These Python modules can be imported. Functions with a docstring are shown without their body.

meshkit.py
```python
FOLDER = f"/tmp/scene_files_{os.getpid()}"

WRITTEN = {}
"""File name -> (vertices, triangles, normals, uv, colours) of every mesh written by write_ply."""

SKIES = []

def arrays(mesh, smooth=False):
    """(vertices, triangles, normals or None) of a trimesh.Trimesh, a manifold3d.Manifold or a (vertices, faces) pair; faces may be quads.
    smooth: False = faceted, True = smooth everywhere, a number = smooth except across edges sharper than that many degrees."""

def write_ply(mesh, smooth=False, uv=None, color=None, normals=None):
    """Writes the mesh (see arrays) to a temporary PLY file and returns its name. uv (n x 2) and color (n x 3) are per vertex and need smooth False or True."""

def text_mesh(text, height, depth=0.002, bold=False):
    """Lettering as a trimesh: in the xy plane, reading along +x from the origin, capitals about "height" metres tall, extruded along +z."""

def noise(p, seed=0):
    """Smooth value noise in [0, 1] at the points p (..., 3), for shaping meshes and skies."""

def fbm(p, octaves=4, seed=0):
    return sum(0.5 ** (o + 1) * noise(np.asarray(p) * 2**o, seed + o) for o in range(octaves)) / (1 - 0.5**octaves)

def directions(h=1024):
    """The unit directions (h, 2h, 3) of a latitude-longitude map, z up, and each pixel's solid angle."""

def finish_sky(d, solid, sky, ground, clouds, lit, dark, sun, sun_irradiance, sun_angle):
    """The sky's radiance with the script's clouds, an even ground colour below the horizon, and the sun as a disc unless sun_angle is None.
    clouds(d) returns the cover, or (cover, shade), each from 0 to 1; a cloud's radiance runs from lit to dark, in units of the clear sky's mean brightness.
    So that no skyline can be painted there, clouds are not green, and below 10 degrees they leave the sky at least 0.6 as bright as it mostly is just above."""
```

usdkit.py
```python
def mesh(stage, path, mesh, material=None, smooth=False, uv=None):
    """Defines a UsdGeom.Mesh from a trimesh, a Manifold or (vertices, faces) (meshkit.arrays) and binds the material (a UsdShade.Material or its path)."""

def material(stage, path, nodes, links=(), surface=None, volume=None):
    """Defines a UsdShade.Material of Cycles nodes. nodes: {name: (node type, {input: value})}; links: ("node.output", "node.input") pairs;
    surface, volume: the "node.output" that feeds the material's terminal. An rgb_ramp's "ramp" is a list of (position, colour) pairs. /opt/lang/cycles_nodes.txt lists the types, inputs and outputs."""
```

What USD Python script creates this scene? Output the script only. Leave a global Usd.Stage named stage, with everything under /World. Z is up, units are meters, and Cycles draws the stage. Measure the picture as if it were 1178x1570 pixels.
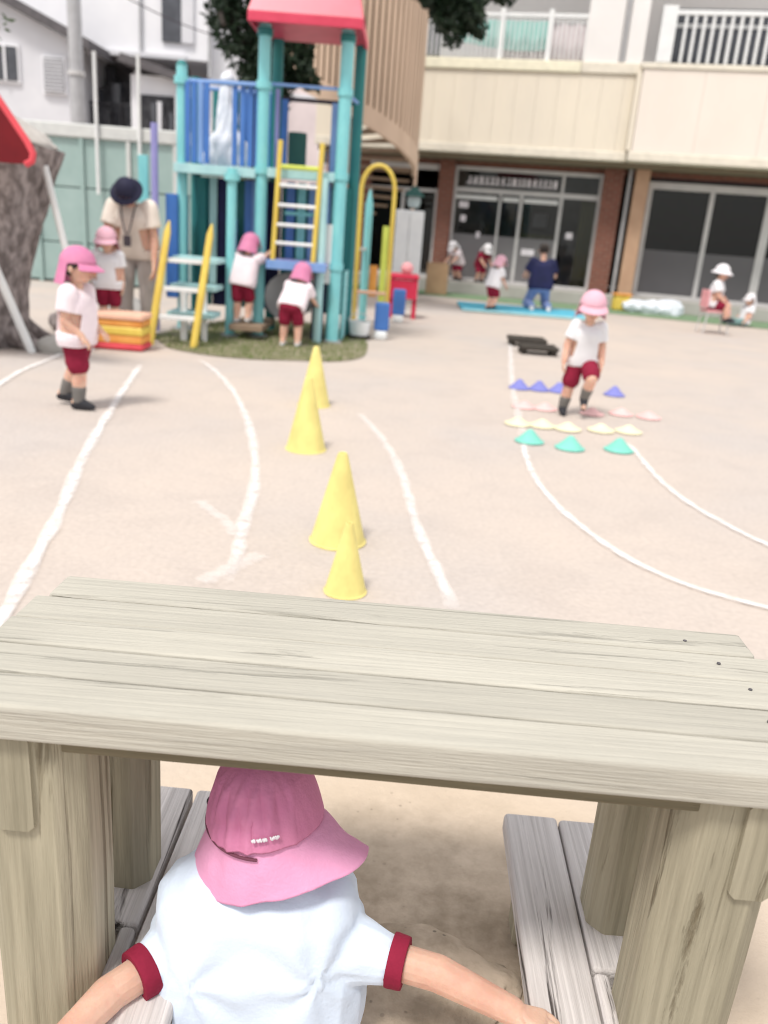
import math, random
import numpy as np, trimesh, usdkit, meshkit
import manifold3d as m3
from pxr import Usd, UsdGeom, UsdLux, UsdShade, Sdf, Gf

# ------------------------------------------------------------------ stage, camera, sky, sun, exposure
stage = Usd.Stage.CreateInMemory()
UsdGeom.SetStageUpAxis(stage, UsdGeom.Tokens.z); UsdGeom.SetStageMetersPerUnit(stage, 1.0)
UsdGeom.Xform.Define(stage, '/World'); UsdGeom.Scope.Define(stage, '/World/Looks')
rng = np.random.default_rng(7); random.seed(7)
A = np.array

PITCH, ROLL, EYE = math.radians(18.7), math.radians(4.5), A([0, 0, 1.22])
FW = A([0, math.cos(PITCH), -math.sin(PITCH)]); R0 = A([1., 0, 0]); U0 = np.cross(R0, FW)
RT = math.cos(ROLL) * R0 + math.sin(ROLL) * U0; UP = math.cos(ROLL) * U0 - math.sin(ROLL) * R0
cam = UsdGeom.Camera.Define(stage, '/World/camera')
cam.AddTransformOp().Set(Gf.Matrix4d(*RT, 0, *UP, 0, *(-FW), 0, *EYE, 1))
cam.CreateHorizontalApertureAttr(24.0); cam.CreateVerticalApertureAttr(32.0)
cam.CreateFocalLengthAttr(24.0 * 1280 / 1178)
cam.CreateClippingRangeAttr(Gf.Vec2f(0.05, 500))
cam.CreateFStopAttr(3.2); cam.CreateFocusDistanceAttr(1.3)
cam.CreateExposureAttr(0.98)

SUN_EL, SUN_AZ = math.radians(62), math.radians(-150)       # azimuth = atan2(x, y) of the direction towards the sun
sky = usdkit.material(stage, '/World/Looks/sky_look', {
    's': ('sky_texture', {'sky_type': 'single_scattering', 'sun_disc': False, 'sun_elevation': SUN_EL, 'sun_rotation': SUN_AZ, 'altitude': 50.0, 'aerosol_density': 3.0, 'ozone_density': 1.0}),
    'h': ('mix', {'fac': 0.75, 'color2': (5.2, 5.1, 5.0)}),
    'b': ('background_shader', {'strength': 0.12})}, [('s.color', 'h.color1'), ('h.color', 'b.color')], surface='b.background')
dome = UsdLux.DomeLight.Define(stage, '/World/sky')
dome.GetPrim().SetCustomDataByKey('kind', 'structure'); dome.GetPrim().SetCustomDataByKey('label', 'pale overcast sky over the playground')
UsdShade.MaterialBindingAPI.Apply(dome.GetPrim()).Bind(sky)
sun = UsdLux.DistantLight.Define(stage, '/World/sun')
sun.CreateNormalizeAttr(True); sun.CreateIntensityAttr(0.4); sun.CreateAngleAttr(11.0); sun.CreateColorAttr(Gf.Vec3f(1, .96, .9))
sd = A([math.sin(SUN_AZ) * math.cos(SUN_EL), math.cos(SUN_AZ) * math.cos(SUN_EL), math.sin(SUN_EL)])
sx = np.cross([0, 0, 1], sd); sx /= np.linalg.norm(sx); sy = np.cross(sd, sx)
sun.AddTransformOp().Set(Gf.Matrix4d(*sx, 0, *sy, 0, *sd, 0, 0, 0, 30, 1))

# ------------------------------------------------------------------ materials
LOOK = {}
def mat(name, c1, c2=None, scale=(6, 6, 6), rough=.75, bump=0., bscale=None, spec=.25, lo=.35, hi=.65, metal=0., sss=0., trans=0., sheen=0., detail=5):
    c2 = c2 or tuple(x * .86 for x in c1)
    n = {'g': ('geometry', {}), 'm': ('mapping', {'scale': scale}), 'n': ('noise_texture', {'scale': 1.0, 'detail': float(detail), 'roughness': .6}),
         'r': ('rgb_ramp', {'ramp': [(lo, c1), (hi, c2)]}),
         'p': ('principled_bsdf', {'roughness': rough, 'specular_ior_level': spec, 'metallic': metal, 'subsurface_weight': sss, 'subsurface_scale': .01, 'sheen_weight': sheen})}
    l = [('g.position', 'm.vector'), ('m.vector', 'n.vector'), ('n.fac', 'r.fac'), ('r.color', 'p.base_color')]
    if bump:
        n['m2'] = ('mapping', {'scale': bscale or tuple(4 * s for s in scale)}); n['n2'] = ('noise_texture', {'scale': 1.0, 'detail': 4.0})
        n['b'] = ('bump', {'strength': bump, 'distance': .01})
        l += [('g.position', 'm2.vector'), ('m2.vector', 'n2.vector'), ('n2.fac', 'b.height'), ('b.normal', 'p.normal')]
    surf = 'p.BSDF'
    if trans:
        n['t'] = ('translucent_bsdf', {}); n['x'] = ('mix_closure', {'fac': trans})
        l += [('r.color', 't.color'), ('p.BSDF', 'x.closure1'), ('t.BSDF', 'x.closure2')]; surf = 'x.closure'
    LOOK[name] = usdkit.material(stage, '/World/Looks/' + name, n, l, surface=surf)
    return LOOK[name]

def wood(name, c1, c2, c3, axis, fine=90, long=1.6, crack=.12, rough=.8):
    """weathered timber: streaks along an axis, dark checks, broad tone patches"""
    s = [fine] * 3; s[axis] = long * 2.2
    k = [28.] * 3; k[axis] = 1.1
    b = [3.5] * 3; b[axis] = 1.2
    n = {'g': ('geometry', {}), 'o': ('object_info', {}), 'ov': ('vector_math', {'math_type': 'scale', 'vector1': (1, 1, 1)}),
         'm': ('mapping', {'scale': s}), 'n': ('noise_texture', {'scale': 1., 'detail': 5., 'roughness': .65}),
         'mk': ('mapping', {'scale': k}), 'nk': ('noise_texture', {'scale': 1., 'detail': 6., 'roughness': .62, 'distortion': .6}),
         'mb': ('mapping', {'scale': b}), 'nb': ('noise_texture', {'scale': 1., 'detail': 3.}),
         'r': ('rgb_ramp', {'ramp': [(.3, c1), (.7, c2)]}), 'rk': ('rgb_ramp', {'ramp': [(.345, (1, 1, 1)), (.40, (0, 0, 0))]}),
         'rb': ('rgb_ramp', {'ramp': [(.3, (.80, .80, .80)), (.7, (1.1, 1.1, 1.1))]}),
         'x': ('mix', {'mix_type': 'multiply', 'fac': .8}), 'kf': ('math', {'math_type': 'multiply', 'value2': crack * 7}), 'y': ('mix', {'color2': c3}),
         'h': ('math', {'math_type': 'subtract'}), 'b': ('bump', {'strength': .5, 'distance': .008}),
         'p': ('principled_bsdf', {'roughness': rough, 'specular_ior_level': .2})}
    l = [('o.random', 'ov.scale')]
    for q in ('m', 'mk', 'mb'):
        n['a' + q] = ('vector_math', {'math_type': 'add'})
        n['w' + q] = ('vector_math', {'math_type': 'scale', 'scale': 7.3, 'vector1': (1, 1, 1)})
        l += [('ov.vector', 'w' + q + '.vector1'), ('g.position', 'a' + q + '.vector1'), ('w' + q + '.vector', 'a' + q + '.vector2'), ('a' + q + '.vector', q + '.vector')]
    l += [('m.vector', 'n.vector'), ('mk.vector', 'nk.vector'), ('mb.vector', 'nb.vector'), ('n.fac', 'r.fac'), ('nk.fac', 'rk.fac'), ('nb.fac', 'rb.fac'),
          ('r.color', 'x.color1'), ('rb.color', 'x.color2'), ('x.color', 'y.color1'), ('rk.color', 'kf.value1'), ('kf.value', 'y.fac'), ('y.color', 'p.base_color'),
          ('n.fac', 'h.value1'), ('rk.color', 'h.value2'), ('h.value', 'b.height'), ('b.normal', 'p.normal')]
    LOOK[name] = usdkit.material(stage, '/World/Looks/' + name, n, l, surface='p.BSDF')

# sand yard: pale beige, broad pink / grey drifts, speckle, and a trampled damp patch by the table
usdkit.material(stage, '/World/Looks/sand', {
    'g': ('geometry', {}), 'n1': ('noise_texture', {'scale': .55, 'detail': 4.}), 'n2': ('noise_texture', {'scale': 45., 'detail': 5.}), 'n5': ('noise_texture', {'scale': 2.6, 'detail': 7., 'roughness': .66, 'distortion': .8}), 'r5': ('rgb_ramp', {'ramp': [(.36, (.84, .84, .85)), (.5, (1, 1, 1)), (.64, (1.05, 1.04, 1.02))]}), 'x5': ('mix', {'mix_type': 'multiply', 'fac': .28}), 'n3': ('noise_texture', {'scale': 7., 'detail': 6., 'roughness': .68}),
    'v': ('voronoi_texture', {'scale': 38.}), 'rv': ('rgb_ramp', {'ramp': [(.10, (1, 1, 1)), (.17, (0, 0, 0))]}), 'nv': ('noise_texture', {'scale': 5., 'detail': 3.}), 'rnv': ('rgb_ramp', {'ramp': [(.5, (0, 0, 0)), (.62, (1, 1, 1))]}), 'vv': ('math', {'math_type': 'multiply'}), 'vf': ('math', {'math_type': 'multiply'}),
    'r1': ('rgb_ramp', {'ramp': [(.34, (.505, .435, .38)), (.5, (.475, .415, .37)), (.66, (.45, .405, .375))]}),
    'r2': ('rgb_ramp', {'ramp': [(.3, (.9, .9, .9)), (.7, (1.08, 1.08, 1.08))]}), 'x': ('mix', {'mix_type': 'multiply', 'fac': .7}),
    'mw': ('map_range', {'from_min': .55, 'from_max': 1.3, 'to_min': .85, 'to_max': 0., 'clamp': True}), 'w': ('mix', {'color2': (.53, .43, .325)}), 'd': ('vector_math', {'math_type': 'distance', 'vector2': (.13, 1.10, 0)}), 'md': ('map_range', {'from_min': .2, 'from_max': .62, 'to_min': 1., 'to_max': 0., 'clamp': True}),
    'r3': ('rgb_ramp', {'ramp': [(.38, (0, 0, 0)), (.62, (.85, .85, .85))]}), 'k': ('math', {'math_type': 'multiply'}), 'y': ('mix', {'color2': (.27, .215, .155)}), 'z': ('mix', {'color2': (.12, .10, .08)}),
    'hh': ('math', {'math_type': 'multiply_add', 'value2': .5}), 'b': ('bump', {'strength': .5, 'distance': .012}), 'p': ('principled_bsdf', {'roughness': .95, 'specular_ior_level': .1})},
    [('g.position', 'n1.vector'), ('g.position', 'n2.vector'), ('g.position', 'n3.vector'), ('g.position', 'v.vector'), ('g.position', 'nv.vector'), ('n1.fac', 'r1.fac'), ('n2.fac', 'r2.fac'), ('g.position', 'n5.vector'), ('n5.fac', 'r5.fac'), ('r1.color', 'x5.color1'), ('r5.color', 'x5.color2'), ('x5.color', 'x.color1'), ('r2.color', 'x.color2'),
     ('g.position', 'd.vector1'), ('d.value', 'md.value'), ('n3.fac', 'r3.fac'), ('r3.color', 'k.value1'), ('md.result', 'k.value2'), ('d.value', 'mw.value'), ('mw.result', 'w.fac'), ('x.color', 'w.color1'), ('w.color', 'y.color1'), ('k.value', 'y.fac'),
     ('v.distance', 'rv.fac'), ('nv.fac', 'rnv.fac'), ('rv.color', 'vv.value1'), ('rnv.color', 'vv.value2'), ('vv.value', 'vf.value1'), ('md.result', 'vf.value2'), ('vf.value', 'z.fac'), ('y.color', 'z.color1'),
     ('z.color', 'p.base_color'), ('n2.fac', 'hh.value1'), ('n3.fac', 'hh.value3'), ('hh.value', 'b.height'), ('b.normal', 'p.normal')], surface='p.BSDF')
LOOK['sand'] = UsdShade.Material.Get(stage, '/World/Looks/sand')
# chalk dust, broken and thin at places
LOOK['chalk'] = usdkit.material(stage, '/World/Looks/chalk', {
    'g': ('geometry', {}), 'n': ('noise_texture', {'scale': 14., 'detail': 7., 'roughness': .7}), 'r': ('rgb_ramp', {'ramp': [(.30, (.1, .1, .1)), (.56, (.95, .95, .95))]}), 'at': ('attribute', {'attribute': 'dust'}), 'ml': ('math', {'math_type': 'multiply'}),
    't': ('transparent_bsdf', {}), 'd': ('diffuse_bsdf', {'color': (.80, .77, .75)}), 'x': ('mix_closure', {})},
    [('g.position', 'n.vector'), ('n.fac', 'r.fac'), ('r.color', 'ml.value1'), ('at.fac', 'ml.value2'), ('ml.value', 'x.fac'), ('t.BSDF', 'x.closure1'), ('d.BSDF', 'x.closure2')], surface='x.closure')
def glass(name, tint, base=.06):
    LOOK[name] = usdkit.material(stage, '/World/Looks/' + name, {'t': ('transparent_bsdf', {'color': tint}), 'g': ('glossy_bsdf', {'roughness': .04, 'color': (.5, .5, .5)}), 'f': ('fresnel', {'IOR': 1.5}), 'x': ('mix_closure', {})},
        [('f.fac', 'x.fac'), ('t.BSDF', 'x.closure1'), ('g.BSDF', 'x.closure2')], surface='x.closure')
glass('pane_glass', (.62, .64, .64))

wood('table_wood', (.455, .432, .368), (.385, .366, .315), (.21, .198, .165), 0, fine=120, long=1.6, crack=.085)
wood('post_wood', (.42, .38, .28), (.25, .225, .16), (.10, .075, .04), 2, fine=60, long=1.1, crack=.10)
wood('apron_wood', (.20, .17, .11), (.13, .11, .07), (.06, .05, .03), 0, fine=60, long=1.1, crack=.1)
wood('bench_wood', (.68, .64, .62), (.42, .39, .375), (.075, .065, .06), 1, fine=150, long=.9, crack=.15)
mat('damp_sand', (.27, .225, .17), (.185, .15, .115), (14, 14, 14), .95, .8, (60, 60, 60))
mat('skin', (.62, .40, .30), (.52, .30, .225), (14, 14, 14), .55, .12, (220, 220, 220), sss=.25)
mat('hair_black', (.022, .018, .016), (.04, .03, .026), (60, 60, 20), .5, .4)
mat('eye_dark', (.02, .015, .012)); mat('lip', (.45, .18, .16))
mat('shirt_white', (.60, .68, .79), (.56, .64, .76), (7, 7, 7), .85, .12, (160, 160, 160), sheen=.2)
mat('shirt_plain', (.72, .715, .73), (.66, .655, .68), (7, 7, 7), .85, .1, (160, 160, 160)); mat('shirt_rose', (.78, .68, .70), (.72, .62, .66), (7, 7, 7), .85, sheen=.2)
mat('shirt_cream', (.70, .63, .56), (.64, .57, .50), (7, 7, 7), .85, .1)
mat('maroon', (.235, .012, .038), (.18, .008, .028), (20, 20, 20), .85, .15, (150, 150, 150))
mat('cap_pink', (.66, .25, .40), (.58, .20, .35), (9, 9, 9), .85, .15, (200, 200, 200), trans=.12)
mat('cap_pale', (.76, .46, .54), (.70, .40, .48), (9, 9, 9), .85, trans=.12)
mat('cap_flap', (.80, .38, .58), (.74, .33, .52), (9, 9, 9), .85, .15, (200, 200, 200), trans=.12); mat('cap_white', (.72, .70, .72)); mat('thread', (.16, .05, .08)); mat('print_white', (.8, .76, .8)); mat('apron_pink', (.72, .34, .36))
mat('navy', (.018, .02, .075), (.014, .016, .05)); mat('navy_hat', (.02, .02, .045), (.012, .012, .03)); mat('jeans', (.20, .26, .46), (.15, .20, .38), (14, 14, 14), .85)
mat('grey_cloth', (.40, .36, .34), (.33, .30, .28)); mat('teal_cloth', (.16, .27, .26)); mat('shoe_dark', (.03, .03, .035)); mat('shoe_white', (.6, .6, .6)); mat('sock_grey', (.16, .15, .14))
mat('strap_dark', (.06, .05, .06))
mat('teal_paint', (.22, .56, .57), (.17, .49, .52), (8, 8, 3), .4, spec=.5)
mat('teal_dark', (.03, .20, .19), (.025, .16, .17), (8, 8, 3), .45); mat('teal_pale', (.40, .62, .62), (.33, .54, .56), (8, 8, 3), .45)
mat('blue_paint', (.05, .16, .46), (.04, .13, .38), (8, 8, 3), .4, spec=.5); mat('blue_pale', (.20, .33, .60), (.16, .28, .54), (8, 8, 3), .45); mat('violet_paint', (.30, .28, .55), (.25, .24, .48), (8, 8, 3), .45)
mat('yellow_paint', (.68, .52, .10), (.60, .42, .07), (10, 10, 4), .45, spec=.4); mat('lime_paint', (.55, .62, .12)); mat('orange_paint', (.72, .34, .09), (.64, .26, .06), (8, 8, 3), .45)
mat('yellow_cone', (.80, .70, .25), (.66, .56, .20), (9, 9, 5), .55, .1, (40, 40, 40), spec=.35, trans=.08)
mat('roof_red', (.58, .045, .095), (.50, .03, .07), (5, 5, 5), .4, spec=.5); mat('dark_red', (.15, .005, .009), (.12, .004, .008), (5, 5, 5), .4); mat('red_rim', (.66, .08, .10)); mat('red_plastic', (.52, .03, .07), (.44, .02, .05), rough=.4)
mat('white_paint', (.72, .73, .72), (.66, .67, .67), (5, 5, 5), .55); mat('white_sheet', (.70, .73, .78), (.60, .64, .70), (9, 9, 9), .6, .3)
mat('peach', (.76, .47, .34), (.70, .42, .31)); mat('blk_rubber', (.03, .026, .022), (.05, .042, .034), (20, 20, 20), .7, .3)
mat('grey_metal', (.40, .40, .41), (.34, .34, .35), (5, 5, 5), .45, spec=.5); mat('steel', (.55, .54, .53), (.48, .47, .47), (5, 5, 5), .35, spec=.5)
mat('mark_blue', (.20, .21, .52)); mat('mark_pink', (.78, .48, .46)); mat('mark_yellow', (.76, .71, .48)); mat('mark_green', (.20, .56, .46))
mat('bark', (.30, .26, .25), (.12, .10, .095), (13, 13, 7), .9, 1., (26, 26, 12), lo=.4, hi=.58); mat('bark_dark', (.05, .042, .036), (.03, .025, .022), (16, 16, 5), .9, .8); mat('sawn', (.52, .49, .45), (.42, .39, .36), (9, 9, 9), .9, .3)
mat('leaf', (.022, .042, .02), (.012, .026, .012), (3, 3, 3), .5, spec=.4, trans=.25); mat('leaf_light', (.10, .14, .07), (.06, .09, .04), (4, 4, 4), .5, trans=.25)
mat('grass', (.17, .22, .07), (.12, .17, .05), (4, 4, 4), .7, trans=.2); mat('turf_soil', (.17, .165, .085), (.26, .23, .16), (6, 6, 6), .95); mat('turf_green', (.20, .29, .17), (.15, .23, .14), (9, 9, 9), .95, .3, (90, 90, 90)); mat('mat_blue', (.10, .42, .55), (.08, .36, .50))
mat('fence_green', (.315, .415, .395), (.27, .37, .35), (2, 2, 2), .6); mat('fence_beam', (.58, .59, .57), (.50, .51, .50)); mat('fence_joint', (.12, .16, .16))
mat('house_white', (.74, .74, .76), (.69, .69, .72), (1, 1, 1)); mat('house_grey', (.62, .62, .645), (.56, .56, .59), (1, 1, 1)); mat('house_pink', (.72, .63, .62), (.61, .53, .53), (1, 1, 1)); mat('roof_dark', (.085, .08, .085), (.12, .11, .115), (5, 5, 5)); mat('window_dark', (.04, .042, .05), (.07, .072, .085), (3, 3, 3), .15, spec=.6); mat('clutter', (.02, .02, .025), (.06, .06, .065), (5, 5, 5))
mat('cream_panel', (.70, .635, .52), (.66, .60, .50), (1.5, 1.5, .6), .6); mat('cream_pink', (.72, .65, .58), (.69, .62, .55), (1.5, 1.5, .6), .6); mat('cream_band', (.70, .65, .55)); mat('yellow_band', (.77, .73, .57)); mat('wall_white', (.72, .70, .68), (.68, .66, .64), (1, 1, 1)); mat('teal_sheet', (.22, .55, .49), (.30, .58, .54)); mat('pink_sheet', (.66, .58, .60))
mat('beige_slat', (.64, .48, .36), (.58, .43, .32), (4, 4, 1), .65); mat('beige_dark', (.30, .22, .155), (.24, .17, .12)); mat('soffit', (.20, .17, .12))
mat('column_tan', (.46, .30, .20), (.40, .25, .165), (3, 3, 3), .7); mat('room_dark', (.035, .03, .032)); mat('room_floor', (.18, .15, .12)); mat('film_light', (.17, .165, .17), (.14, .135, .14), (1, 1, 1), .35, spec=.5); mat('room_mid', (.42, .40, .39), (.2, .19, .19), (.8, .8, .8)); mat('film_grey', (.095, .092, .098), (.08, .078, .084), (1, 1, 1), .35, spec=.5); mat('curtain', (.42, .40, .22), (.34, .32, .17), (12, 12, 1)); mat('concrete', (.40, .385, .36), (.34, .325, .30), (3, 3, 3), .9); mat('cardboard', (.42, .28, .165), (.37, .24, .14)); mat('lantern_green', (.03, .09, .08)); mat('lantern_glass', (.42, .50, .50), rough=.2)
LOOK['brick_red'] = usdkit.material(stage, '/World/Looks/brick_red', {'g': ('geometry', {}), 'm': ('mapping', {'rotation': (math.pi / 2, 0, 0)}), 'k': ('brick_texture', {'scale': 1., 'color1': (.19, .062, .04), 'color2': (.145, .048, .032), 'mortar': (.20, .13, .10), 'brick_width': .21, 'row_height': .07, 'mortar_size': .008}), 'p': ('principled_bsdf', {'roughness': .85})},
    [('g.position', 'm.vector'), ('m.vector', 'k.vector'), ('k.color', 'p.base_color')], surface='p.BSDF')
M = LOOK

# ------------------------------------------------------------------ prim helpers
USED, ORIGIN = {}, {}
def path_for(name, parent):
    base = f'{parent}/{name}'; k = USED.get(base, 0); USED[base] = k + 1
    return base if k == 0 else f'{base}_{k:03d}'
def tag(prim, label=None, cat=None, group=None, kind=None):
    for k, v in (('label', label), ('category', cat), ('group', group), ('kind', kind)):
        if v: prim.SetCustomDataByKey(k, v)
    return prim
def thing(name, label, cat, loc=(0, 0, 0), rz=0., group=None, kind=None, local=False):
    """an Xform at the thing's base. Parts are given in world coordinates unless local."""
    p = path_for(name, '/World'); x = UsdGeom.Xform.Define(stage, p)
    x.AddTranslateOp().Set(Gf.Vec3d(*map(float, loc))); x.AddRotateZOp().Set(math.degrees(rz))
    tag(x.GetPrim(), label, cat, group, kind); ORIGIN[p] = np.zeros(3) if local else A(loc, float)
    return p
def obj(name, mesh, m, parent='/World', smooth=False, label=None, cat=None, group=None, kind=None):
    p = path_for(name, parent)
    v, f, nrm = meshkit.arrays(mesh, smooth)
    off = ORIGIN.get(parent, np.zeros(3)); ORIGIN[p] = off
    g = UsdGeom.Mesh.Define(stage, p) if False else usdkit.mesh(stage, p, trimesh.Trimesh(v - off, f, process=False), LOOK[m], smooth=False)
    if nrm is not None:
        from pxr import Vt
        g.CreateNormalsAttr(Vt.Vec3fArray.FromNumpy(nrm.astype(np.float32))); g.SetNormalsInterpolation('vertex')
    tag(g.GetPrim(), label, cat, group, kind)
    return p
def copy(src, loc, rz=0., label=None, group=None, scale=None):
    s = stage.GetPrimAtPath(src); cd = s.GetCustomData()
    p = path_for(s.GetName().rstrip('0123456789').rstrip('_'), '/World'); x = UsdGeom.Xform.Define(stage, p)
    x.GetPrim().GetReferences().AddInternalReference(src)
    x.ClearXformOpOrder(); x.GetPrim().RemoveProperty('xformOp:translate')
    t = x.AddTranslateOp(opSuffix=''); t.Set(Gf.Vec3d(*map(float, loc))); x.AddRotateZOp().Set(math.degrees(rz))
    if scale: x.AddScaleOp().Set(Gf.Vec3f(*scale))
    tag(x.GetPrim(), label or cd.get('label'), cd.get('category'), group or cd.get('group')); x.GetPrim().SetInstanceable(True)
    return p
cat_ = trimesh.util.concatenate

# ------------------------------------------------------------------ shape helpers
def bx(x0, x1, y0, y1, z0, z1, c=.004):
    x0, x1, y0, y1, z0, z1 = min(x0, x1), max(x0, x1), min(y0, y1), max(y0, y1), min(z0, z1), max(z0, z1)
    c = min(c, .3 * min(x1 - x0, y1 - y0, z1 - z0)); pts = []
    for X, sx in ((x0, 1), (x1, -1)):
        for Y, sy in ((y0, 1), (y1, -1)):
            for Z, sz in ((z0, 1), (z1, -1)):
                pts += [(X + sx * c, Y + sy * c, Z), (X + sx * c, Y, Z + sz * c), (X, Y + sy * c, Z + sz * c)]
    return trimesh.convex.convex_hull(A(pts))
def hullpts(pts): return trimesh.convex.convex_hull(A(pts, float))
def tube(pts, r, n=10, closed=False):
    pts = A(pts, float); k = len(pts); r = np.broadcast_to(r, k)
    t = np.gradient(pts, axis=0); t /= np.linalg.norm(t, axis=1, keepdims=True)
    ref = A([0, 0, 1.]) if abs(t[0][2]) < .9 else A([1., 0, 0]); V, Fc = [], []
    u = np.cross(t[0], ref); u /= np.linalg.norm(u)
    for i in range(k):
        u = u - t[i] * (u @ t[i]); u /= np.linalg.norm(u); w = np.cross(t[i], u)
        a = np.linspace(0, 2 * np.pi, n, endpoint=False)
        V.append(pts[i] + r[i] * (np.outer(np.cos(a), u) + np.outer(np.sin(a), w)))
    V = np.vstack(V)
    for i in range(k - 1):
        for j in range(n):
            a, b, c, d = i * n + j, i * n + (j + 1) % n, (i + 1) * n + (j + 1) % n, (i + 1) * n + j
            Fc += [(a, b, c), (a, c, d)]
    V = np.vstack([V, pts[0], pts[-1]])
    for j in range(n):
        Fc += [(len(V) - 2, (j + 1) % n, j), (len(V) - 1, (k - 1) * n + j, (k - 1) * n + (j + 1) % n)]
    return trimesh.Trimesh(V, Fc, process=False)
def spline(pts, n=40):
    from scipy.interpolate import CubicSpline
    pts = A(pts, float); s = np.r_[0, np.cumsum(np.linalg.norm(np.diff(pts, axis=0), axis=1))]
    return CubicSpline(s, pts)(np.linspace(0, s[-1], n))
def lathe(profile, n=28, loc=(0, 0, 0)):
    m = trimesh.creation.revolve(A(profile, float), sections=n); m.apply_translation(loc); return m
def gridshell(P, t):
    """closed sheet of thickness t from a grid of points (a, b, 3)"""
    a, b, _ = P.shape
    du = np.gradient(P, axis=0); dv = np.gradient(P, axis=1); n = np.cross(du, dv); n /= np.maximum(np.linalg.norm(n, axis=2, keepdims=True), 1e-9)
    V = np.vstack([P.reshape(-1, 3), (P - n * t).reshape(-1, 3)]); o = a * b; F = []
    idx = lambda i, j: i * b + j
    for i in range(a - 1):
        for j in range(b - 1):
            q = (idx(i, j), idx(i + 1, j), idx(i + 1, j + 1), idx(i, j + 1))
            F += [(q[0], q[1], q[2]), (q[0], q[2], q[3]), (o + q[0], o + q[2], o + q[1]), (o + q[0], o + q[3], o + q[2])]
    ring = [idx(0, j) for j in range(b)] + [idx(i, b - 1) for i in range(1, a)] + [idx(a - 1, j) for j in range(b - 2, -1, -1)] + [idx(i, 0) for i in range(a - 2, 0, -1)]
    for p, q in zip(ring, ring[1:] + ring[:1]): F += [(p, q, o + q), (p, o + q, o + p)]
    return trimesh.Trimesh(V, F, process=False)
def prism(poly, axis_fn, t):
    """polygon [(a,b)..] extruded by t, mapped by axis_fn(a,b,c)->xyz"""
    from shapely.geometry import Polygon
    m = trimesh.creation.extrude_polygon(Polygon(poly), t, engine='earcut'); v = m.vertices
    w = A([axis_fn(*p) for p in v]); m = trimesh.Trimesh(w, m.faces, process=False)
    if m.volume < 0: m.invert()
    return m
def blob(r, sub=2, amp=.2, seed=0, sq=(1, 1, 1)):
    m = trimesh.creation.icosphere(subdivisions=sub, radius=1.0); v = m.vertices
    m.vertices = v * (1 + amp * (meshkit.fbm(v * 2.2 + seed * 7.1, 3, seed)[:, None] - .5) * 2) * r * A(sq); return m

# ------------------------------------------------------------------ setting: ground, chalk, grass
def sheet(outline, z):
    from shapely.geometry import Polygon
    v, f = trimesh.creation.triangulate_polygon(Polygon(outline), engine='earcut'); return trimesh.Trimesh(np.c_[v, np.full(len(v), z)], f, process=False)
gx = np.r_[-80, -40, -20, -10, np.linspace(-6, 6, 61), 10, 20, 40, 80]; gy = np.r_[-60, -20, -5, np.linspace(-1, 12, 66), 16, 22, 30, 50, 90]
GX, GY = np.meshgrid(gx, gy, indexing='ij')
gz = np.where((abs(GX) < 6) & (GY > -1) & (GY < 12), (meshkit.fbm(np.dstack([GX * .9, GY * .9, GX * 0]), 3, 3) - .5) * .006, 0)
gi = np.arange(GX.size).reshape(GX.shape)
gf = np.concatenate([np.stack([gi[:-1, :-1], gi[1:, :-1], gi[1:, 1:]], -1).reshape(-1, 3), np.stack([gi[:-1, :-1], gi[1:, 1:], gi[:-1, 1:]], -1).reshape(-1, 3)])
obj('ground', trimesh.Trimesh(np.dstack([GX, GY, gz]).reshape(-1, 3), gf, process=False), 'sand', smooth=True, kind='structure', label='pale beige sand of the school yard')

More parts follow.
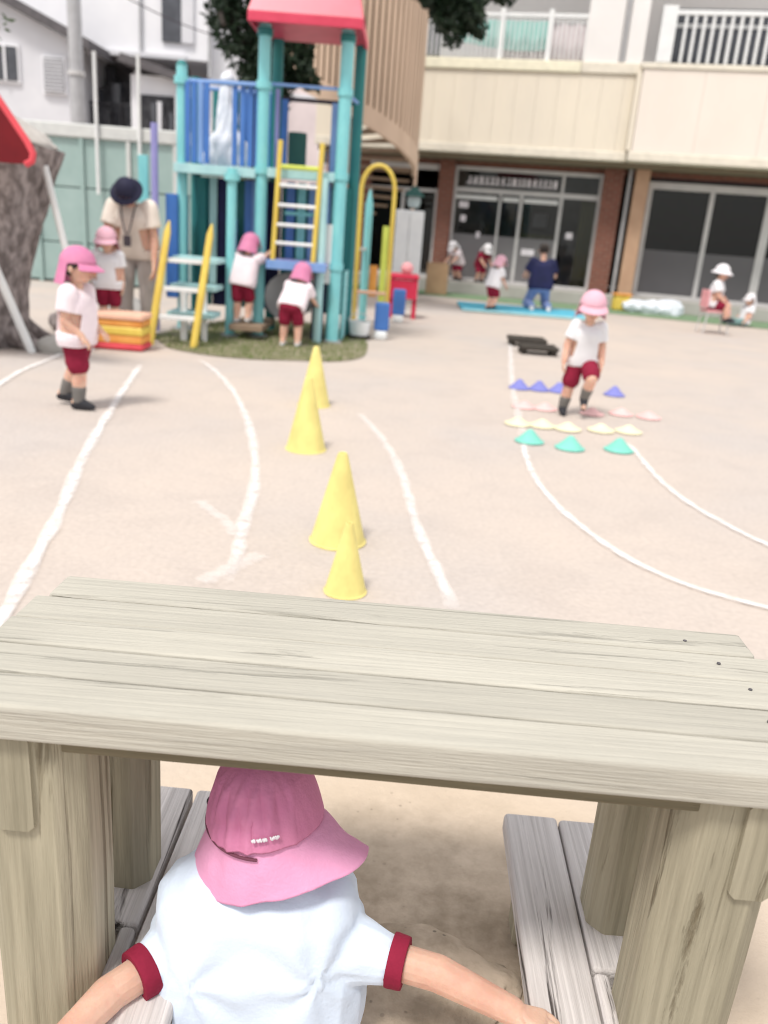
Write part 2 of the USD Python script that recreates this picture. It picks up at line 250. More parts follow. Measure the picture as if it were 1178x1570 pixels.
def chalk(pts, w, label, seed, fade=(1., 1.), z=.009):
    c = spline(A(pts, float), 70); t = np.gradient(c, axis=0); t /= np.linalg.norm(t, axis=1, keepdims=True); nn = np.c_[-t[:, 1], t[:, 0]]
    k = np.arange(70); prof = A([-1.25, -.8, -.3, .3, .8, 1.25]); al = A([0, .55, .95, .95, .55, 0.])
    jit = (meshkit.noise(np.c_[k * .45, k * 0, k * 0 + seed], seed) - .5) * .3
    wid = w / 2 * (1 + .5 * (meshkit.noise(np.c_[k * .7, k * 0 + 5, k * 0 + seed], seed) - .5))
    V, al_ = [], []
    for i in range(70):
        f = fade[0] + (fade[1] - fade[0]) * i / 69
        end = min(1, i / 4, (69 - i) / 4)
        for p, a in zip(prof, al): q = c[i] + nn[i] * (p + jit[i]) * wid[i]; V.append((q[0], q[1], z)); al_.append(a * f * end)
    F = []
    for i in range(69):
        for j in range(5):
            a = i * 6 + j; F += [(a, a + 1, a + 7), (a, a + 7, a + 6)]
    m = trimesh.Trimesh(V, F, process=False)
    if m.face_normals[:, 2].mean() < 0: m.invert()
    p = obj('chalk_line', m, 'chalk', label=label, kind='structure')
    pv = UsdGeom.PrimvarsAPI(stage.GetPrimAtPath(p)).CreatePrimvar('dust', Sdf.ValueTypeNames.FloatArray, 'vertex'); pv.Set([float(x) for x in al_])
    return p
chalk([(-1.07, 1.97), (-1.13, 2.25), (-1.25, 2.81), (-1.35, 3.27), (-1.5, 3.88), (-1.74, 4.99), (-1.9, 5.8), (-2.1, 6.9)], 0.048, 'long chalk line curving up from behind the table left corner', 1)
chalk([(-1.74, 7.38), (-1.27, 6.34), (-.94, 5.29), (-.75, 4.5), (-.63, 3.79), (-.57, 3.18), (-.54, 2.9), (-.54, 2.68)], 0.047, 'smudged chalk line left of the yellow cones', 2, (.8, .8))
chalk([(-.23, 5.66), (-.03, 4.89), (.09, 4.1), (.15, 3.42), (.2, 3.05), (.24, 2.78), (.26, 2.6)], 0.043, 'chalk line right of the yellow cones', 3, (.4, .9))
chalk([(.85, 5.17), (.8, 4.55), (.81, 4.17), (.88, 3.68), (1.0, 3.29), (1.18, 3.0), (1.44, 2.83), (1.7, 2.70)], 0.035, 'chalk line sweeping right from the first green marker', 4)
chalk([(1.56, 5.4), (1.53, 4.69), (1.56, 4.09), (1.63, 3.81), (1.73, 3.54), (1.83, 3.35), (2.0, 3.1)], 0.035, 'outer chalk line sweeping right from the last green marker', 5)
chalk([(-2.59, 5.06), (-2.72, 5.69), (-2.81, 6.31), (-2.83, 6.8), (-2.86, 7.2)], 0.043, 'chalk line near the leaning tree', 6)
chalk([(1.39, 10.53), (1.2, 8.81), (1.01, 7.05), (.92, 5.97), (.86, 5.3)], .05, 'faint chalk line left of the marker rows', 7, (.75, .5))
chalk([(-.83, 3.54), (-.75, 3.42), (-.67, 3.31), (-.6, 3.13)], .05, 'short smudged chalk stroke', 8, (.25, .4))
chalk([(-.62, 2.66), (-.58, 2.73), (-.53, 2.83), (-.45, 2.97)], .07, 'chalk smear behind the table', 9, (.3, .25))

# grass under the tower
gcx, gcy = -1.42, 8.7
th = np.linspace(0, 2 * np.pi, 48, endpoint=False)
gr = 1 + .12 * (meshkit.noise(np.c_[np.cos(th) * 2, np.sin(th) * 2, th * 0], 4) - .5) * 2
GO = np.c_[gcx + np.cos(th) * 1.12 * gr, gcy + np.sin(th) * np.where(np.sin(th) < 0, 1.18, 2.2) * gr]
obj('grass_bed', sheet(GO, .008), 'turf_soil', kind='structure', label='dark soil under the grass by the climbing tower')
V, F = [], []
from shapely.geometry import Polygon as _P, Point as _Pt
from shapely import contains_xy
pg = _P(GO)
for _ in range(9000):
    x, y = gcx + rng.uniform(-1.4, 1.4), gcy + rng.uniform(-1.5, 2.0)
    if not contains_xy(pg, x, y): continue
    if rng.random() > .35 + .9 * meshkit.noise(A([x * 3, y * 3, 0.]), 9): continue
    a = rng.uniform(0, 6.28); h = rng.uniform(.02, .055); w = .006; l = rng.uniform(-.02, .02, 2); n = len(V)
    V += [(x - w * math.cos(a), y - w * math.sin(a), .005), (x + w * math.cos(a), y + w * math.sin(a), .005), (x + l[0], y + l[1], h)]; F.append((n, n + 1, n + 2))
obj('grass', trimesh.Trimesh(V, F, process=False), 'grass', label='thin green grass growing under the climbing tower', cat='grass', kind='stuff')

# ------------------------------------------------------------------ house wall with verandah (nursery building)
YAW = math.radians(-13); BX = A([math.cos(YAW), math.sin(YAW), 0]); BN = A([-math.sin(YAW), math.cos(YAW), 0]); B0 = A([3., 18., 0])
def bf(u, d, z): return B0 + BX * u + BN * d + A([0, 0, z])          # u along, d away from the viewer, z up
def bb(u0, u1, d0, d1, z0, z1, c=.004):
    m = bx(u0, u1, d0, d1, z0, z1, c); v = m.vertices
    return trimesh.Trimesh(B0 + np.outer(v[:, 0], BX) + np.outer(v[:, 1], BN) + np.outer(v[:, 2], [0, 0, 1.]), m.faces, process=False)
bl = thing('nursery_building', 'cream nursery building with balcony above glazed classrooms', 'building', tuple(B0))
RW = .9                                                            # ground floor set back under the balcony
# balcony fronts: ribbed cream panels one by one
u = -5.2
while u < 1.1:
    w = min(.41, 1.15 - u); obj('parapet_panel', bb(u, u + w - .003, 0, .05, 2.98, 4.32, .002), 'cream_panel', bl); u += .41
u = 1.27
while u < 8.5:
    obj('parapet_panel', bb(u, u + 1.12 - .003, -.22, -.16, 2.98, 4.40, .002), 'cream_pink', bl); u += 1.12
obj('parapet_core', bb(-5.2, 1.25, .052, .16, 2.98, 4.32), 'cream_panel', bl); obj('parapet_core', bb(1.26, 9, -.158, .16, 2.98, 4.40), 'cream_pink', bl)
obj('parapet_return', bb(1.16, 1.255, -.2, .05, 2.99, 4.40), 'cream_panel', bl)
obj('fascia_band', bb(-5.2, 1.2, -.04, .2, 2.80, 2.975, .02), 'cream_band', bl); obj('fascia_band', bb(1.21, 9, -.26, .2, 2.80, 2.975, .02), 'cream_band', bl)
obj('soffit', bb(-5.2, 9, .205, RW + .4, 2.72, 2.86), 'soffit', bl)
obj('coping', bb(-5.2, .1, -.05, .2, 4.325, 4.52, .015), 'yellow_band', bl); obj('coping', bb(.105, 1.2, -.045, .2, 4.325, 4.52, .015), 'cream_band', bl); obj('coping', bb(1.21, 9, -.25, .2, 4.405, 4.50, .015), 'cream_band', bl)
obj('balcony_floor', bb(-5.2, 9, .165, 2.2, 2.865, 3.0), 'concrete', bl)
# railings
rl = obj('railing', bb(-5, .12, .03, .09, 5.26, 5.33), 'white_paint', bl)
for k in range(57): obj('bar', bb(-4.95 + k * .09, -4.95 + k * .09 + .026, .04, .08, 4.56, 5.258), 'white_paint', rl)
for uu in (-3.3, -1.55, -.62): obj('bar', bb(uu, uu + .09, .02, .1, 4.522, 5.4), 'white_paint', rl)
rl2 = obj('railing', bb(1.72, 9, -.2, -.14, 5.3, 5.38), 'white_paint', bl)
for k in range(44): obj('bar', bb(1.86 + k * .16, 1.86 + k * .16 + .05, -.19, -.15, 4.522, 5.298), 'white_paint', rl2)
obj('rail_end', bb(1.45, 1.72, -.2, -.1, 4.522, 5.45), 'white_paint', bl)
obj('pillar', bb(.12, .78, .02, .5, 4.522, 7.2), 'wall_white', bl); obj('pillar', bb(.9, 1.22, .0, .4, 4.522, 7.2), 'wall_white', bl)
obj('downpipe', tube([bf(.84, .0, 4.53), bf(.84, 0, 7.2)], .025), 'grey_metal', bl, smooth=40)
# upper storey behind the balcony
obj('upper_wall', bb(-5.2, 9, 2.0, 2.2, 3.0, 8.6), 'wall_white', bl)
for u0, u1 in ((-4.6, -3.1), (1.5, 4.2), (4.6, 7.6)):
    wd = obj('window', bb(u0, u1, 1.96, 1.998, 3.2, 5.9), 'window_dark', bl); obj('frame', bb(u0, u1, 1.93, 1.955, 5.55, 5.62), 'white_paint', wd); obj('frame', bb((u0 + u1) / 2 - .03, (u0 + u1) / 2 + .03, 1.93, 1.955, 3.2, 5.545), 'white_paint', wd)
obj('balcony_ceiling', bb(-5.2, 9, -.2, 2.2, 8.6, 8.75), 'wall_white', bl)
obj('upper_fascia', bb(-5.2, 9, -.2, .0, 8.755, 9.2), 'cream_panel', bl)
# ground floor
def col(u0, u1, d0, d1, m, name='pillar', z0=0., z1=2.72): obj(name, bb(u0, u1, d0, d1, z0, z1), m, bl)
col(-2.62, -2.3, RW - .15, RW + .25, 'brick_red'); col(.82, 1.22, RW - .25, RW + .25, 'brick_red'); col(1.44, 1.72, RW - .45, RW + .25, 'column_tan')
obj('downpipe', tube([bf(1.34, RW - .3, .1), bf(1.34, RW - .3, 2.75)], .04), 'grey_metal', bl, smooth=40)
col(-5.2, -4.2, RW, RW + .2, 'brick_red'); col(7.4, 9, RW, RW + .2, 'brick_red')
obj('lintel', bb(-5.2, 9, RW + .02, RW + .22, 2.62, 2.719), 'brick_red', bl)
obj('verandah_step', bb(-5.2, 9, RW - .5, RW + .3, 0, .26, .015), 'concrete', bl)
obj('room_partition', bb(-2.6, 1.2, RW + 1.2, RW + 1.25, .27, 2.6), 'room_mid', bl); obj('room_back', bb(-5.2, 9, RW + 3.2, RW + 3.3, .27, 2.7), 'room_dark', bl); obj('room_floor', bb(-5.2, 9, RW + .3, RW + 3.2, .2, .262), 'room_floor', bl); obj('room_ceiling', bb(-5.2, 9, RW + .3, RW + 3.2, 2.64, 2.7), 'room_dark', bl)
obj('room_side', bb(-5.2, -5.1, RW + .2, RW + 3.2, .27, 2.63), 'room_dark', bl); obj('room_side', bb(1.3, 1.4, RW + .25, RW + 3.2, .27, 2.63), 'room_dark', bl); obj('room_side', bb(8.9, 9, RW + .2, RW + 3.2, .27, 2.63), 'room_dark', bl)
def fr(w, u0, u1, z0, z1, d0=RW, t=.09, m='steel'): return obj('frame', bb(u0, u1, d0, d0 + t, z0, z1), m, w)
def pane(w, u0, u1, z0, z1): return obj('pane', bb(u0, u1, RW + .035, RW + .045, z0, z1, 0.001), 'pane_glass', w)
def film(w, u0, u1, z0, z1, m='film_grey'): return obj('lower_panel', bb(u0, u1, RW + .022, RW + .030, z0, z1, .001), m, w)
# door set A: transom with lettering, four leaves
wa = obj('glazed_door', bb(-2.3, .82, RW, RW + .1, .262, .33), 'steel', bl)
fr(wa, -2.3, .82, 2.54, 2.62); fr(wa, -2.3, .82, 2.10, 2.20)
ua = [-2.3, -1.28, -.8, .06, .76]
for uu, w in zip([-2.3, -1.30, -.86, -.02, .75], (.06, .05, .07, .07, .07)): fr(wa, uu, uu + w, .332, 2.098)
for uu in (-2.3, -.02, .75): fr(wa, uu, uu + .06, 2.202, 2.538)
pane(wa, -2.24, .75, 2.2, 2.54)
for a, b in ((-2.24, -1.30), (-1.25, -.86), (-.79, -.02), (.05, .75)):
    pane(wa, a, b, .33, 2.1)
    if b < .5: film(wa, a, b, .33, 1.25, 'film_light')
for a, b in ((-2.24, -1.34), (-1.22, -.88), (-.77, -.05)): fr(wa, a, b, 1.96, 2.05, RW + .012, .03, 'white_paint')
for a, b, z in ((-2.1, -1.98, 1.5), (-1.72, -1.64, 1.18), (-.7, -.42, .9), (.2, .34, 1.3), (-2.16, -1.95, 1.78)): obj('notice', bb(a, b, RW + .012, RW + .02, z, z + .13, .001), 'print_white', wa)
obj('curtain', gridshell(A([[bf(uu, RW + .3 + .03 * math.sin(uu * 42), zz) for zz in np.linspace(.3, 2.1, 4)] for uu in np.linspace(.42, .76, 24)]), .004), 'curtain', wa)
obj('curtain', gridshell(A([[bf(uu, RW + .3 + .03 * math.sin(uu * 42), zz) for zz in np.linspace(.3, 1.35, 4)] for uu in np.linspace(-.75, -.1, 30)]), .004), 'curtain', wa)
# illegible white lettering across the transom: a run of small block strokes
for a, z0, w_, h_, mm in ((-2.1, .3, .5, .9, 'cardboard'), (-1.2, .3, .3, 1.3, 'room_mid'), (.1, .3, .5, 1.1, 'pink_sheet'), (-.6, 1.5, .3, .3, 'print_white')): obj('cupboard', bb(a, a + w_, RW + .8, RW + 1.1, z0, z0 + h_), mm, bl)
sg = obj('transom_sign', bb(-2.05, -.1, RW - .014, RW - .004, 2.27, 2.285, .001), 'print_white', wa)
r5 = random.Random(5); uu = -2.02
while uu < -.14:
    w = r5.uniform(.05, .1)
    for zz in (2.30, 2.35, 2.40):
        if r5.random() < .75: obj('letter_stroke', bb(uu, uu + w, RW - .014, RW - .004, zz, zz + .022, .001), 'print_white', sg)
    obj('letter_stroke', bb(uu + w * r5.uniform(.1, .7), uu + w * .7 + .02, RW - .016, RW - .005, 2.29, 2.43, .001), 'print_white', sg); uu += w + .035
# door set B
wb = obj('glazed_door', bb(1.74, 7.4, RW, RW + .1, .262, .34), 'steel', bl)
fr(wb, 1.74, 7.4, 2.40, 2.54); obj('blind_box', bb(1.74, 7.4, RW, RW + .08, 2.545, 2.615), 'room_dark', wb)
for uu, w in ((1.74, .09), (2.96, .09), (4.05, .16), (5.4, .09), (6.6, .1)): fr(wb, uu, uu + w, .342, 2.398)
for a, b in ((1.83, 2.96), (3.05, 4.05), (4.21, 5.4), (5.49, 6.6), (6.7, 7.4)): pane(wb, a, b, .34, 2.4); film(wb, a, b, .34, 1.22)
# left bay by the stairs
wc = obj('glazed_door', bb(-4.2, -2.62, RW, RW + .1, .262, .33), 'steel', bl)
fr(wc, -4.2, -2.62, 2.5, 2.62); fr(wc, -4.2, -2.62, 2.05, 2.12)
for uu in (-4.2, -3.45, -2.70): fr(wc, uu, uu + .07, .332, 2.048)
for a, b in ((-4.13, -3.45), (-3.38, -2.70)): pane(wc, a, b, .33, 2.05)
# green verge along the wall and blue mat
obj('turf_strip', trimesh.Trimesh([bf(-4.5, -.9, .008), bf(9, -1.7, .008), bf(9, RW - .5, .008), bf(-4.5, RW - .5, .008)], [(0, 1, 2), (0, 2, 3)], process=False), 'turf_green', kind='structure', label='strip of green artificial turf along the nursery building')

# sheets drying on the balcony
tl = thing('drying_sheet', 'teal sheet hung inside the left balcony railing', 'sheet', tuple(bf(-1.3, .3, 4.5)))
obj('cloth', gridshell(A([[bf(uu, .3 + .02 * math.sin(uu * 19), 4.85 + .12 * math.sin(uu * 1.4) + zz * (.42 - .1 * math.sin(uu * 1.4))) for zz in np.linspace(0, 1, 4)] for uu in np.linspace(-2.35, -.62, 40)]), .004), 'teal_sheet', tl)
obj('hanging_rod', tube([bf(-2.4, .3, 5.3), bf(-.5, .3, 5.3)], .012), 'grey_metal', tl)
tl = thing('drying_sheet', 'pale pink sheet hung beside the teal one', 'sheet', tuple(bf(-.3, .36, 4.5)))
obj('cloth', gridshell(A([[bf(uu, .36 + .015 * math.sin(uu * 23), 4.6 + zz * .62) for zz in np.linspace(0, 1, 4)] for uu in np.linspace(-1.5, .1, 34)]), .004), 'pink_sheet', tl)
obj('hanging_rod', tube([bf(-1.55, .36, 5.23), bf(.15, .36, 5.23)], .012), 'grey_metal', tl)

# ------------------------------------------------------------------ curved stair with beige slats
SC, SR = A([-1.16, 17.0]), 1.24
st = thing('spiral_stair', 'curved outdoor staircase screened by tall beige vertical slats', 'staircase', (SC[0], SC[1], 0))
def sp(a, r, z): return A([SC[0] + r * math.cos(a), SC[1] + r * math.sin(a), z])
def zb(a): return 2.2 + max(0, -a) * .52 if a <= 0 else 2.2        # underside of the screen: low at the right, rising to the left
ang = np.linspace(-math.pi * 1.06, .18, 40)
for k, a in enumerate(ang):
    w = .030; z0 = zb(a) + .28; z1 = 5.9
    P = [sp(a + s * w, r, z) for s in (-1, 1) for r in (SR, SR + .03) for z in (z0, z1)]
    obj('slat', hullpts(P), 'beige_slat', st)
obj('slat_backing', gridshell(A([[sp(a, SR - .05, z) for z in (zb(a) + .3, 5.9)] for a in np.linspace(ang[0], ang[-1], 40)]), .02), 'beige_dark', st, smooth=True)
obj('stringer', gridshell(A([[sp(a, SR + .045, z) for z in (zb(a), zb(a) + .32)] for a in np.linspace(ang[0], ang[-1], 40)]), .09), 'beige_slat', st, smooth=40)
for k in range(15):                                                # treads winding down behind, ending at the ground
    a = .15 + k * .22; z = 2.25 - k * .155
    if z < .05: break
    P = [sp(a + s * .14, r, zz) for s in (-1, 1) for r in (.16, SR - .06) for zz in (z, z + .05)]
    obj('tread', hullpts(P), 'beige_dark', st)
for k in range(12):
    a = -.05 - k * .26; z = zb(a) + .05
    obj('tread', hullpts([sp(a + s * .15, r, zz) for s in (-1, 1) for r in (.16, SR - .08) for zz in (z, z + .05)]), 'beige_dark', st)
obj('centre_post', tube([(SC[0], SC[1], 0), (SC[0], SC[1], 6)], .13, 16), 'beige_slat', st, smooth=40)
obj('outer_post', tube([sp(.1, SR + .02, 0), sp(.1, SR + .02, 2.25)], 0.035, 10), 'beige_slat', st, smooth=40)

# ------------------------------------------------------------------ boundary fence and houses on the left
FY = 14.0
fe = thing('panel_fence', 'tall pale green panel fence with a grey top beam', 'fence', (-5.4, FY, 0))
for i in range(7):
    for j, (z0, z1) in enumerate(((0.04, .62), (.64, 1.46), (1.48, 2.2))):
        x0 = -7.32 + i * .73; obj('fence_panel', bx(x0 + .012, x0 + .718, FY, FY + .04, z0, z1, .008), 'fence_green', fe)
obj('fence_backing', bx(-7.32, -2.2, FY + .045, FY + .09, 0, 2.2), 'fence_joint', fe)
obj('top_beam', bx(-7.4, -2.1, FY - .06, FY + .14, 2.2, 2.40, .02), 'fence_beam', fe)
for x in (-5.86, -5.13, -4.40, -3.67, -2.94): obj('fence_post', bx(x - .03, x + .03, FY - .045, FY - .002, 0, 2.198), 'fence_beam' if x > -4.5 else 'fence_green', fe)
for x in (-4.86, -4.2): obj('net_pole', tube([(x, FY - .1, 1.4), (x, FY - .1, 3.4)], .028, 8), 'white_paint', fe, smooth=40)

h = thing('gabled_house', 'pale grey house whose dark roof edge slopes down to the right', 'house', (-12, 25, 0))
obj('wall', prism([(-17, 0), (-9.45, 0), (-9.45, 5.4), (-13.2, 7.05), (-17, 5.3)], lambda a, b, c: (a, 25 + c, b), 7), 'house_grey', h)
for s in (((-8.75, 5.12), (-13.2, 7.06), (-13.2, 7.3), (-8.75, 5.36)), ((-17.4, 5.12), (-13.2, 7.06), (-13.2, 7.3), (-17.4, 5.36))): obj('roof', prism(list(s), lambda a, b, c: (a, 24.6 + c, b), 8), 'roof_dark', h)
for x0, x1, z0, z1, lv in ((-10.15, -9.5, 4.0, 4.95, 1), (-11.5, -10.75, 4.2, 5.15, 0)):
    w = obj('window', bx(x0, x1, 24.93, 24.998, z0, z1), 'house_white', h); obj('pane', bx(x0 + .06, x1 - .06, 24.9, 24.928, z0 + .06, z1 - .06), 'window_dark', w)
    if lv:
        for k in range(9): obj('louvre', bx(x0 + .05, x1 - .05, 24.86, 24.898, z0 + .08 + k * .09, z0 + .13 + k * .09), 'house_grey', w)
    else: obj('frame', bx((x0 + x1) / 2 - .03, (x0 + x1) / 2 + .03, 24.86, 24.898, z0 + .05, z1 - .05), 'house_white', w)
None
pl = thing('utility_pole', 'grey concrete utility pole before the gap between two white houses', 'pole', (-7.5, 20.3, 0))
obj('shaft', tube([(-7.5, 20.3, 0), (-7.5, 20.3, 9)], [.17, .13], 14), 'grey_metal', pl, smooth=40); obj('crossarm', bx(-8.1, -6.9, 20.2, 20.28, 8.2, 8.3), 'grey_metal', pl)
obj('clamp', tube([(-7.5, 20.3, 3.9), (-7.5, 20.3, 3.98)], .185, 14), 'steel', pl)

h = thing('white_house', 'white two storey house with open dark porch full of clutter', 'house', (-7.4, 26.5, 0))
obj('upper_wall', bx(-9.7, -6.0, 26.5, 32, 5.35, 9.5), 'house_white', h); obj('upper_wall', bx(-6.0, -5.2, 26.9, 32, 0, 9.5), 'house_white', h)
obj('ledge', bx(-9.7, -6.6, 26.3, 26.498, 5.3, 5.42), 'house_grey', h)
obj('porch_wall', bx(-9.7, -7.0, 28.2, 28.4, 0, 5.34), 'roof_dark', h); obj('porch_floor', bx(-9.7, -7.0, 26.5, 28.2, 3.0, 3.2), 'house_grey', h); obj('porch_pillar', bx(-8.12, -7.98, 26.5, 26.7, 0, 5.34), 'house_white', h)
r9 = random.Random(9)
for k in range(16):
    x = r9.uniform(-9.6, -8.2); z = 3.7 + r9.uniform(0, .4); obj('porch_clutter', bx(x, x + r9.uniform(.2, .5), 27.0 + k * .05, 27.4 + k * .05, 3.2, z + r9.uniform(.2, .9)), 'clutter' if k % 3 else 'window_dark', h)
for k in range(12): obj('porch_bar', bx(-9.38 + k * .105, -9.34 + k * .105, 26.42, 26.46, 3.2, 4.02), 'clutter', h)
obj('porch_rail', bx(-9.42, -8.12, 26.4, 26.48, 4.022, 4.08), 'clutter', h); obj('porch_screen', bx(-9.4, -8.9, 26.6, 26.64, 3.2, 3.9), 'window_dark', h)
obj('porch_blind', bx(-9.6, -9.15, 27.9, 28.0, 3.3, 5.2), 'window_dark', h); obj('porch_window', bx(-8.9, -7.9, 28.1, 28.198, 3.9, 4.9), 'window_dark', h)
obj('annex_wall', bx(-7.95, -5.7, 25.6, 26.4, 0, 4.75), 'house_white', h)
obj('annex_roof', prism([(-8.2, 5.0), (-5.75, 4.45), (-5.75, 4.6), (-7.0, 4.95), (-8.1, 5.2)], lambda a, b, c: (a, 25.2 + c, b), 1.3), 'roof_dark', h)
w = obj('window', bx(-7.75, -6.2, 25.54, 25.598, 3.0, 4.25), 'clutter', h)
for k in range(7): x = -7.5 + k * .165; obj('window_clutter', bx(x, x + .12, 25.4, 25.53, 3.1, 3.6 + .8 * r9.random()), ('clutter', 'window_dark', 'house_grey')[k % 3], w)
w = obj('window', bx(-7.3, -6.75, 26.42, 26.498, 5.75, 7.2), 'window_dark', h); obj('shutter', bx(-6.74, -6.4, 26.40, 26.498, 5.75, 7.15), 'house_grey', w)
obj('downpipe', tube([(-5.95, 26.45, 4.9), (-5.95, 26.45, 9)], .05), 'grey_metal', h); obj('downpipe', tube([(-7.9, 26.42, 5.3), (-7.9, 26.42, 9)], .04), 'grey_metal', h)
h3 = thing('far_white_house', 'tall plain white house filling the gap above the gabled roof', 'house', (-14, 35, 0)); obj('wall', bx(-24, -9.5, 35, 42, 0, 14), 'house_white', h3); obj('window', bx(-13.4, -12.2, 34.95, 34.998, 9, 10.6), 'window_dark', h3)
h = thing('pink_house', 'pale pink house behind the left deck of the climbing tower', 'house', (-4, 29, 0))
obj('wall', bx(-6.6, -.2, 29, 35, 0, 9.5), 'house_pink', h)
for x0, z0 in ((-5.65, 5.5), (-5.0, 3.0), (-3.0, 5.4), (-3.0, 3.0)):
    w = obj('window', bx(x0, x0 + .7, 28.93, 28.998, z0, z0 + .8), 'house_white', h); obj('pane', bx(x0 + .07, x0 + .63, 28.9, 28.928, z0 + .07, z0 + .73), 'window_dark', w)
obj('sill_band', bx(-6.6, -.2, 28.95, 28.998, 4.9, 5.0), 'house_grey', h)
obj('rear_wall', bx(-20, -9.75, 33, 34, 0, 13), 'house_white', h) if False else None
wr = thing('overhead_cable', 'thin black cable strung from pole toward the pink house', 'cable', (-7.5, 20.3, 5.6))
obj('wire', tube([A([-7.5, 20.3, 6.0]) * (1 - t) + A([-5.2, 28.9, 6.3]) * t - A([0, 0, 1.0 * t * (1 - t)]) for t in np.linspace(0, 1, 12)], .015, 5), 'strap_dark', wr)

# ------------------------------------------------------------------ trees
def leaves(n, centre_fn, size, seed):
    r = np.random.default_rng(seed); V, F = [], []
    for i in range(n):
        c = centre_fn(r); d = r.normal(size=3); d /= np.linalg.norm(d); e = np.cross(d, r.normal(size=3)); e /= np.linalg.norm(e); f = np.cross(d, e); s = size * r.uniform(.6, 1.3); k = len(V)
        V += [c - d * s, c + e * s * .42 + f * s * .1, c + d * s, c - e * s * .42 + f * s * .1]; F += [(k, k + 1, k + 2), (k, k + 2, k + 3)]
    return trimesh.Trimesh(V, F, process=False)
tr = thing('shade_tree', 'large dark leafy tree rising behind the climbing tower', 'tree', (-2.2, 12.6, 0))
trunk = [(-2.2, 12.6, -.1), (-2.16, 12.6, 1.2), (-2.1, 12.6, 2.6), (-2.15, 12.6, 3.6), (-2.3, 12.7, 5)]
obj('trunk', tube(spline(trunk, 20), np.linspace(.24, .16, 20), 14), 'bark_dark', tr, smooth=60)
limbs = [[(-2.15, 12.6, 3.4), (-1.2, 12.7, 4.7), (.1, 13, 5.0), (.9, 13.4, 4.5)], [(-2.15, 12.6, 3.5), (-2.9, 12.3, 4.3), (-3.4, 12.2, 5.2)], [(-2.2, 12.6, 4), (-1.9, 13.4, 5.2), (-1.5, 14, 6.2)], [(-2.2, 12.6, 3.2), (-2.6, 12.2, 3.7), (-2.5, 11.9, 3.5)]]
for L in limbs: obj('limb', tube(spline(L, 12), np.linspace(.10, .03, 12), 8), 'bark_dark', tr, smooth=60)
clumps = [((-2.25, 12.4, 3.7), (.48, .5, .6)), ((-2.0, 12.3, 3.0), (.28, .3, .5)), ((-1.75, 12.4, 3.3), (.4, .3, .5)), ((-1.7, 12.5, 4.2), (.7, .6, .5)), ((-2.4, 12.6, 4.6), (1., .9, .6)), ((.52, 13.2, 4.2), (.38, .4, .42)), ((.2, 13.1, 4.55), (.45, .5, .35)), ((.8, 13.4, 4.65), (.5, .5, .4)), ((-1, 12.9, 5.4), (1.1, .9, .6)), ((-3.1, 12.3, 5.2), (.8, .8, .6)), ((-1.6, 13.6, 6.2), (1.2, 1.1, .8)), ((-2.3, 12.6, 6), (1.2, 1.1, .8))]
for k, (c, s) in enumerate(clumps):
    def cf(r, c=c, s=s):
        d = r.normal(size=3); d /= np.linalg.norm(d); return A(c) + d * A(s) * r.uniform(.35, 1.08) ** .6 * (1 + .25 * math.sin(d[0] * 5 + d[2] * 4))
    obj('crown', leaves(int(2300 * max(.75, s[0])), cf, .07, 20 + k), 'leaf', tr)

TY = 7.4
t2 = thing('leaning_trunk', 'thick rough leaning tree trunk sawn off at head height', 'tree', (-3.72, TY, 0))
pts = spline([(-3.80, TY, -.08), (-3.72, TY, .25), (-3.60, TY, .75), (-3.46, TY, 1.3), (-3.36, TY, 1.72)], 40)
tm = tube(pts, np.interp(np.linspace(0, 1, 40), [0, .12, .35, .8, 1], [.60, .47, .41, .42, .46]), 40)
v = tm.vertices; cen = pts[np.argmin(((v[:, None, :] - pts[None]) ** 2).sum(2), 1)]; d = v - cen
a_ = np.arctan2(d[:, 1], d[:, 0]); rel = .10 * (meshkit.fbm(np.c_[np.cos(a_) * 2.6, np.sin(a_) * 2.6, v[:, 2] * 1.5], 4, 5) - .5) * 2 + .05 * (meshkit.fbm(np.c_[np.cos(a_) * 8, np.sin(a_) * 8, v[:, 2] * 4], 3, 6) - .5) * 2
tm.vertices = v + d * rel[:, None] * 1.3
obj('trunk', tm, 'bark', t2, smooth=60)
cm = blob(1, 3, .12, 3, (.50, .46, .07)); cm.apply_transform(trimesh.transformations.rotation_matrix(math.radians(24), (0, 1, 0))); cm.apply_translation(pts[-1] + A([-.04, 0, .12])); obj('sawn_top', cm, 'sawn', t2, smooth=60)
for k, (a, l) in enumerate(((-.3, .55), (-1.2, .6), (-2.0, .7), (.5, .5))): obj('root', tube(spline([(-3.72 + .3 * math.cos(a), TY + .3 * math.sin(a), .2), (-3.72 + l * math.cos(a), TY + l * math.sin(a), .06), (-3.72 + (l + .25) * math.cos(a), TY + (l + .25) * math.sin(a), -.03)], 8), np.linspace(.13, .04, 8), 8), 'bark', t2, smooth=60)
for k, (c, s) in enumerate((((-3.62, 7.5, 2.62), (.22, .2, .3)), ((-3.66, 7.5, 2.2), (.16, .15, .2)))):
    obj('sprout', leaves(420, lambda r, c=c, s=s: A(c) + r.normal(size=3) * A(s) * .55, .035, 50 + k), 'leaf_light', t2)
obj('sprout_stem', tube(spline([(-3.5, TY, 1.75), (-3.62, 7.45, 2.2), (-3.62, 7.5, 2.8)], 8), np.linspace(.03, .01, 8), 6), 'bark', t2)
sk = obj('support_stake', tube([(-2.99, TY - .1, 1.5), (-2.72, TY + .05, 0)], .028, 10), 'white_paint', smooth=40); tag(stage.GetPrimAtPath(sk), 'long white pole slanting from the trunk behind the walking child', 'stake', 'white stakes by the leaning trunk')
